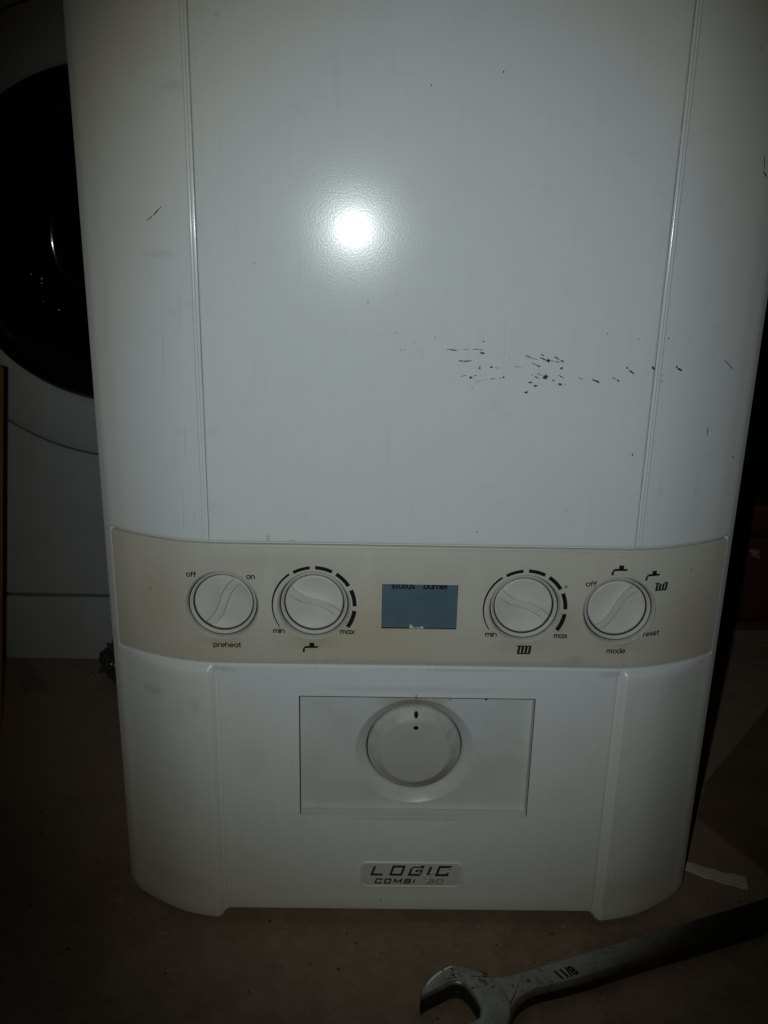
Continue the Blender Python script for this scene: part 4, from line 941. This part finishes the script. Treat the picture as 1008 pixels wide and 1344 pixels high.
head = mm([(3.4, -77.5), (22.8, -65.5), (26.5, -65.2), (31, -67.3), (35.8, -75.5), (38.6, -84.5), (37.4, -90.1), (14, -104), (11, -108), (13, -114), (20, -119), (30, -121), (41, -118), (49, -110), (54, -98), (57.5, -86),
           (57, -76), (53, -66), (47.5, -59.5), (37.2, -53.5), (30.2, -51.1), (23.0, -51.2), (16.0, -54.9), (8.6, -62.1), (3.8, -70.8)])
obj('open_jaw', slab(smooth_loop(head, 5, (0, 1, 6, 7)), .0004, .0130, .0022), [M_wrench, M_wrench_side], wr, smooth=40)
shaft = mm([(46, -60), (58.3, -56.4), (76.1, -50.2), (107.5, -38.5), (157, -20.9), (252.4, 14.6), (400, 69), (400, 47.5), (254, -7), (160, -40.5), (121.1, -54.6), (106.5, -60.2), (88, -66), (76, -69.5), (68.2, -73.5), (61, -80), (55, -92), (49, -96), (44, -80)])
def shank(pts):
    return slab(smooth_loop(pts, 5, ()), .0012, .0112, .0030)
obj('shank', shank(shaft), [M_wrench, M_wrench_side], wr, smooth=40)
bm = bmesh.new(); ring = []
n = 64; bc = Vector((.425, .0675))
def ringpts(r): return [bm.verts.new((bc.x + r * cos(2 * pi * k / n), bc.y + r * sin(2 * pi * k / n), z)) for k in range(n)]
for r_, z in ((.0165, .0004), (.0300, .0004), (.0305, .012), (.028, .0145), (.0175, .0145), (.0165, .013)):
    ring.append(ringpts(r_))
for i in range(len(ring)):
    a, b = ring[i], ring[(i + 1) % len(ring)]
    for k in range(n): bm.faces.new((a[k], a[(k + 1) % n], b[(k + 1) % n], b[k]))
fix(bm); obj('ring_end', bm, M_wrench, wr, smooth=40)
me = text_mesh('11/8', 0, 0, .0132, 0, .0078, .00045)
ca, sa = cos(radians(20.5)), sin(radians(20.5))
for v in me.vertices:
    a, b = v.co.x, v.co.z; a -= b * .25
    v.co = (.0962 + a * ca - b * sa, -.0552 + a * sa + b * ca, .01128)
obj('stamped_size', me, M_black, wr)
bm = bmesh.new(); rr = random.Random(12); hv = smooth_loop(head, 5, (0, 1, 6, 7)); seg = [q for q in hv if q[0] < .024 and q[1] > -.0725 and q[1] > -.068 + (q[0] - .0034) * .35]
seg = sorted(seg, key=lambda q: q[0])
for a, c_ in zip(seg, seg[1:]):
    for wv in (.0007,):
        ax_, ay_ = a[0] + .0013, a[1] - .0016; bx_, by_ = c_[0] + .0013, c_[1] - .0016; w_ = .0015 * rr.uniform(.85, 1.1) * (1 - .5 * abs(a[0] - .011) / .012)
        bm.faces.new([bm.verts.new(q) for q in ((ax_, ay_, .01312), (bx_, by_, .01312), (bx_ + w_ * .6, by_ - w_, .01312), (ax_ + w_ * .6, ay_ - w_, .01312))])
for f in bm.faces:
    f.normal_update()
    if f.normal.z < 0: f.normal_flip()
tag(obj('jaw_glint_strip', bm, M_jaw_glint, wr), kind='stuff')  # pale strip painted on the jaw tip as its highlight
# pits and chipped edge on the spanner head
bm = bmesh.new(); rr = random.Random(31)
for k in range(46):
    t = rr.random()
    if k < 22: cx, cy, zz = rr.gauss(.043, .004), rr.gauss(-.062, .003), .0132
    elif k < 36: cx, cy, zz = rr.gauss(.024, .004), rr.gauss(-.059, .003), .0132
    else: cx, cy, zz = rr.uniform(.06, .085), rr.gauss(-.066, .003), .0114
    a = rr.uniform(-.4, .6); l = rr.uniform(.0003, .0016); w_ = rr.uniform(.0002, .0004)
    bm.faces.new([bm.verts.new((cx + l * cos(q) * cos(a) - w_ * sin(q) * sin(a), cy + l * cos(q) * sin(a) + w_ * sin(q) * cos(a), zz)) for q in [2 * pi * j / 7 for j in range(7)]])
tag(obj('pits', bm, M_black, wr), kind='stuff')
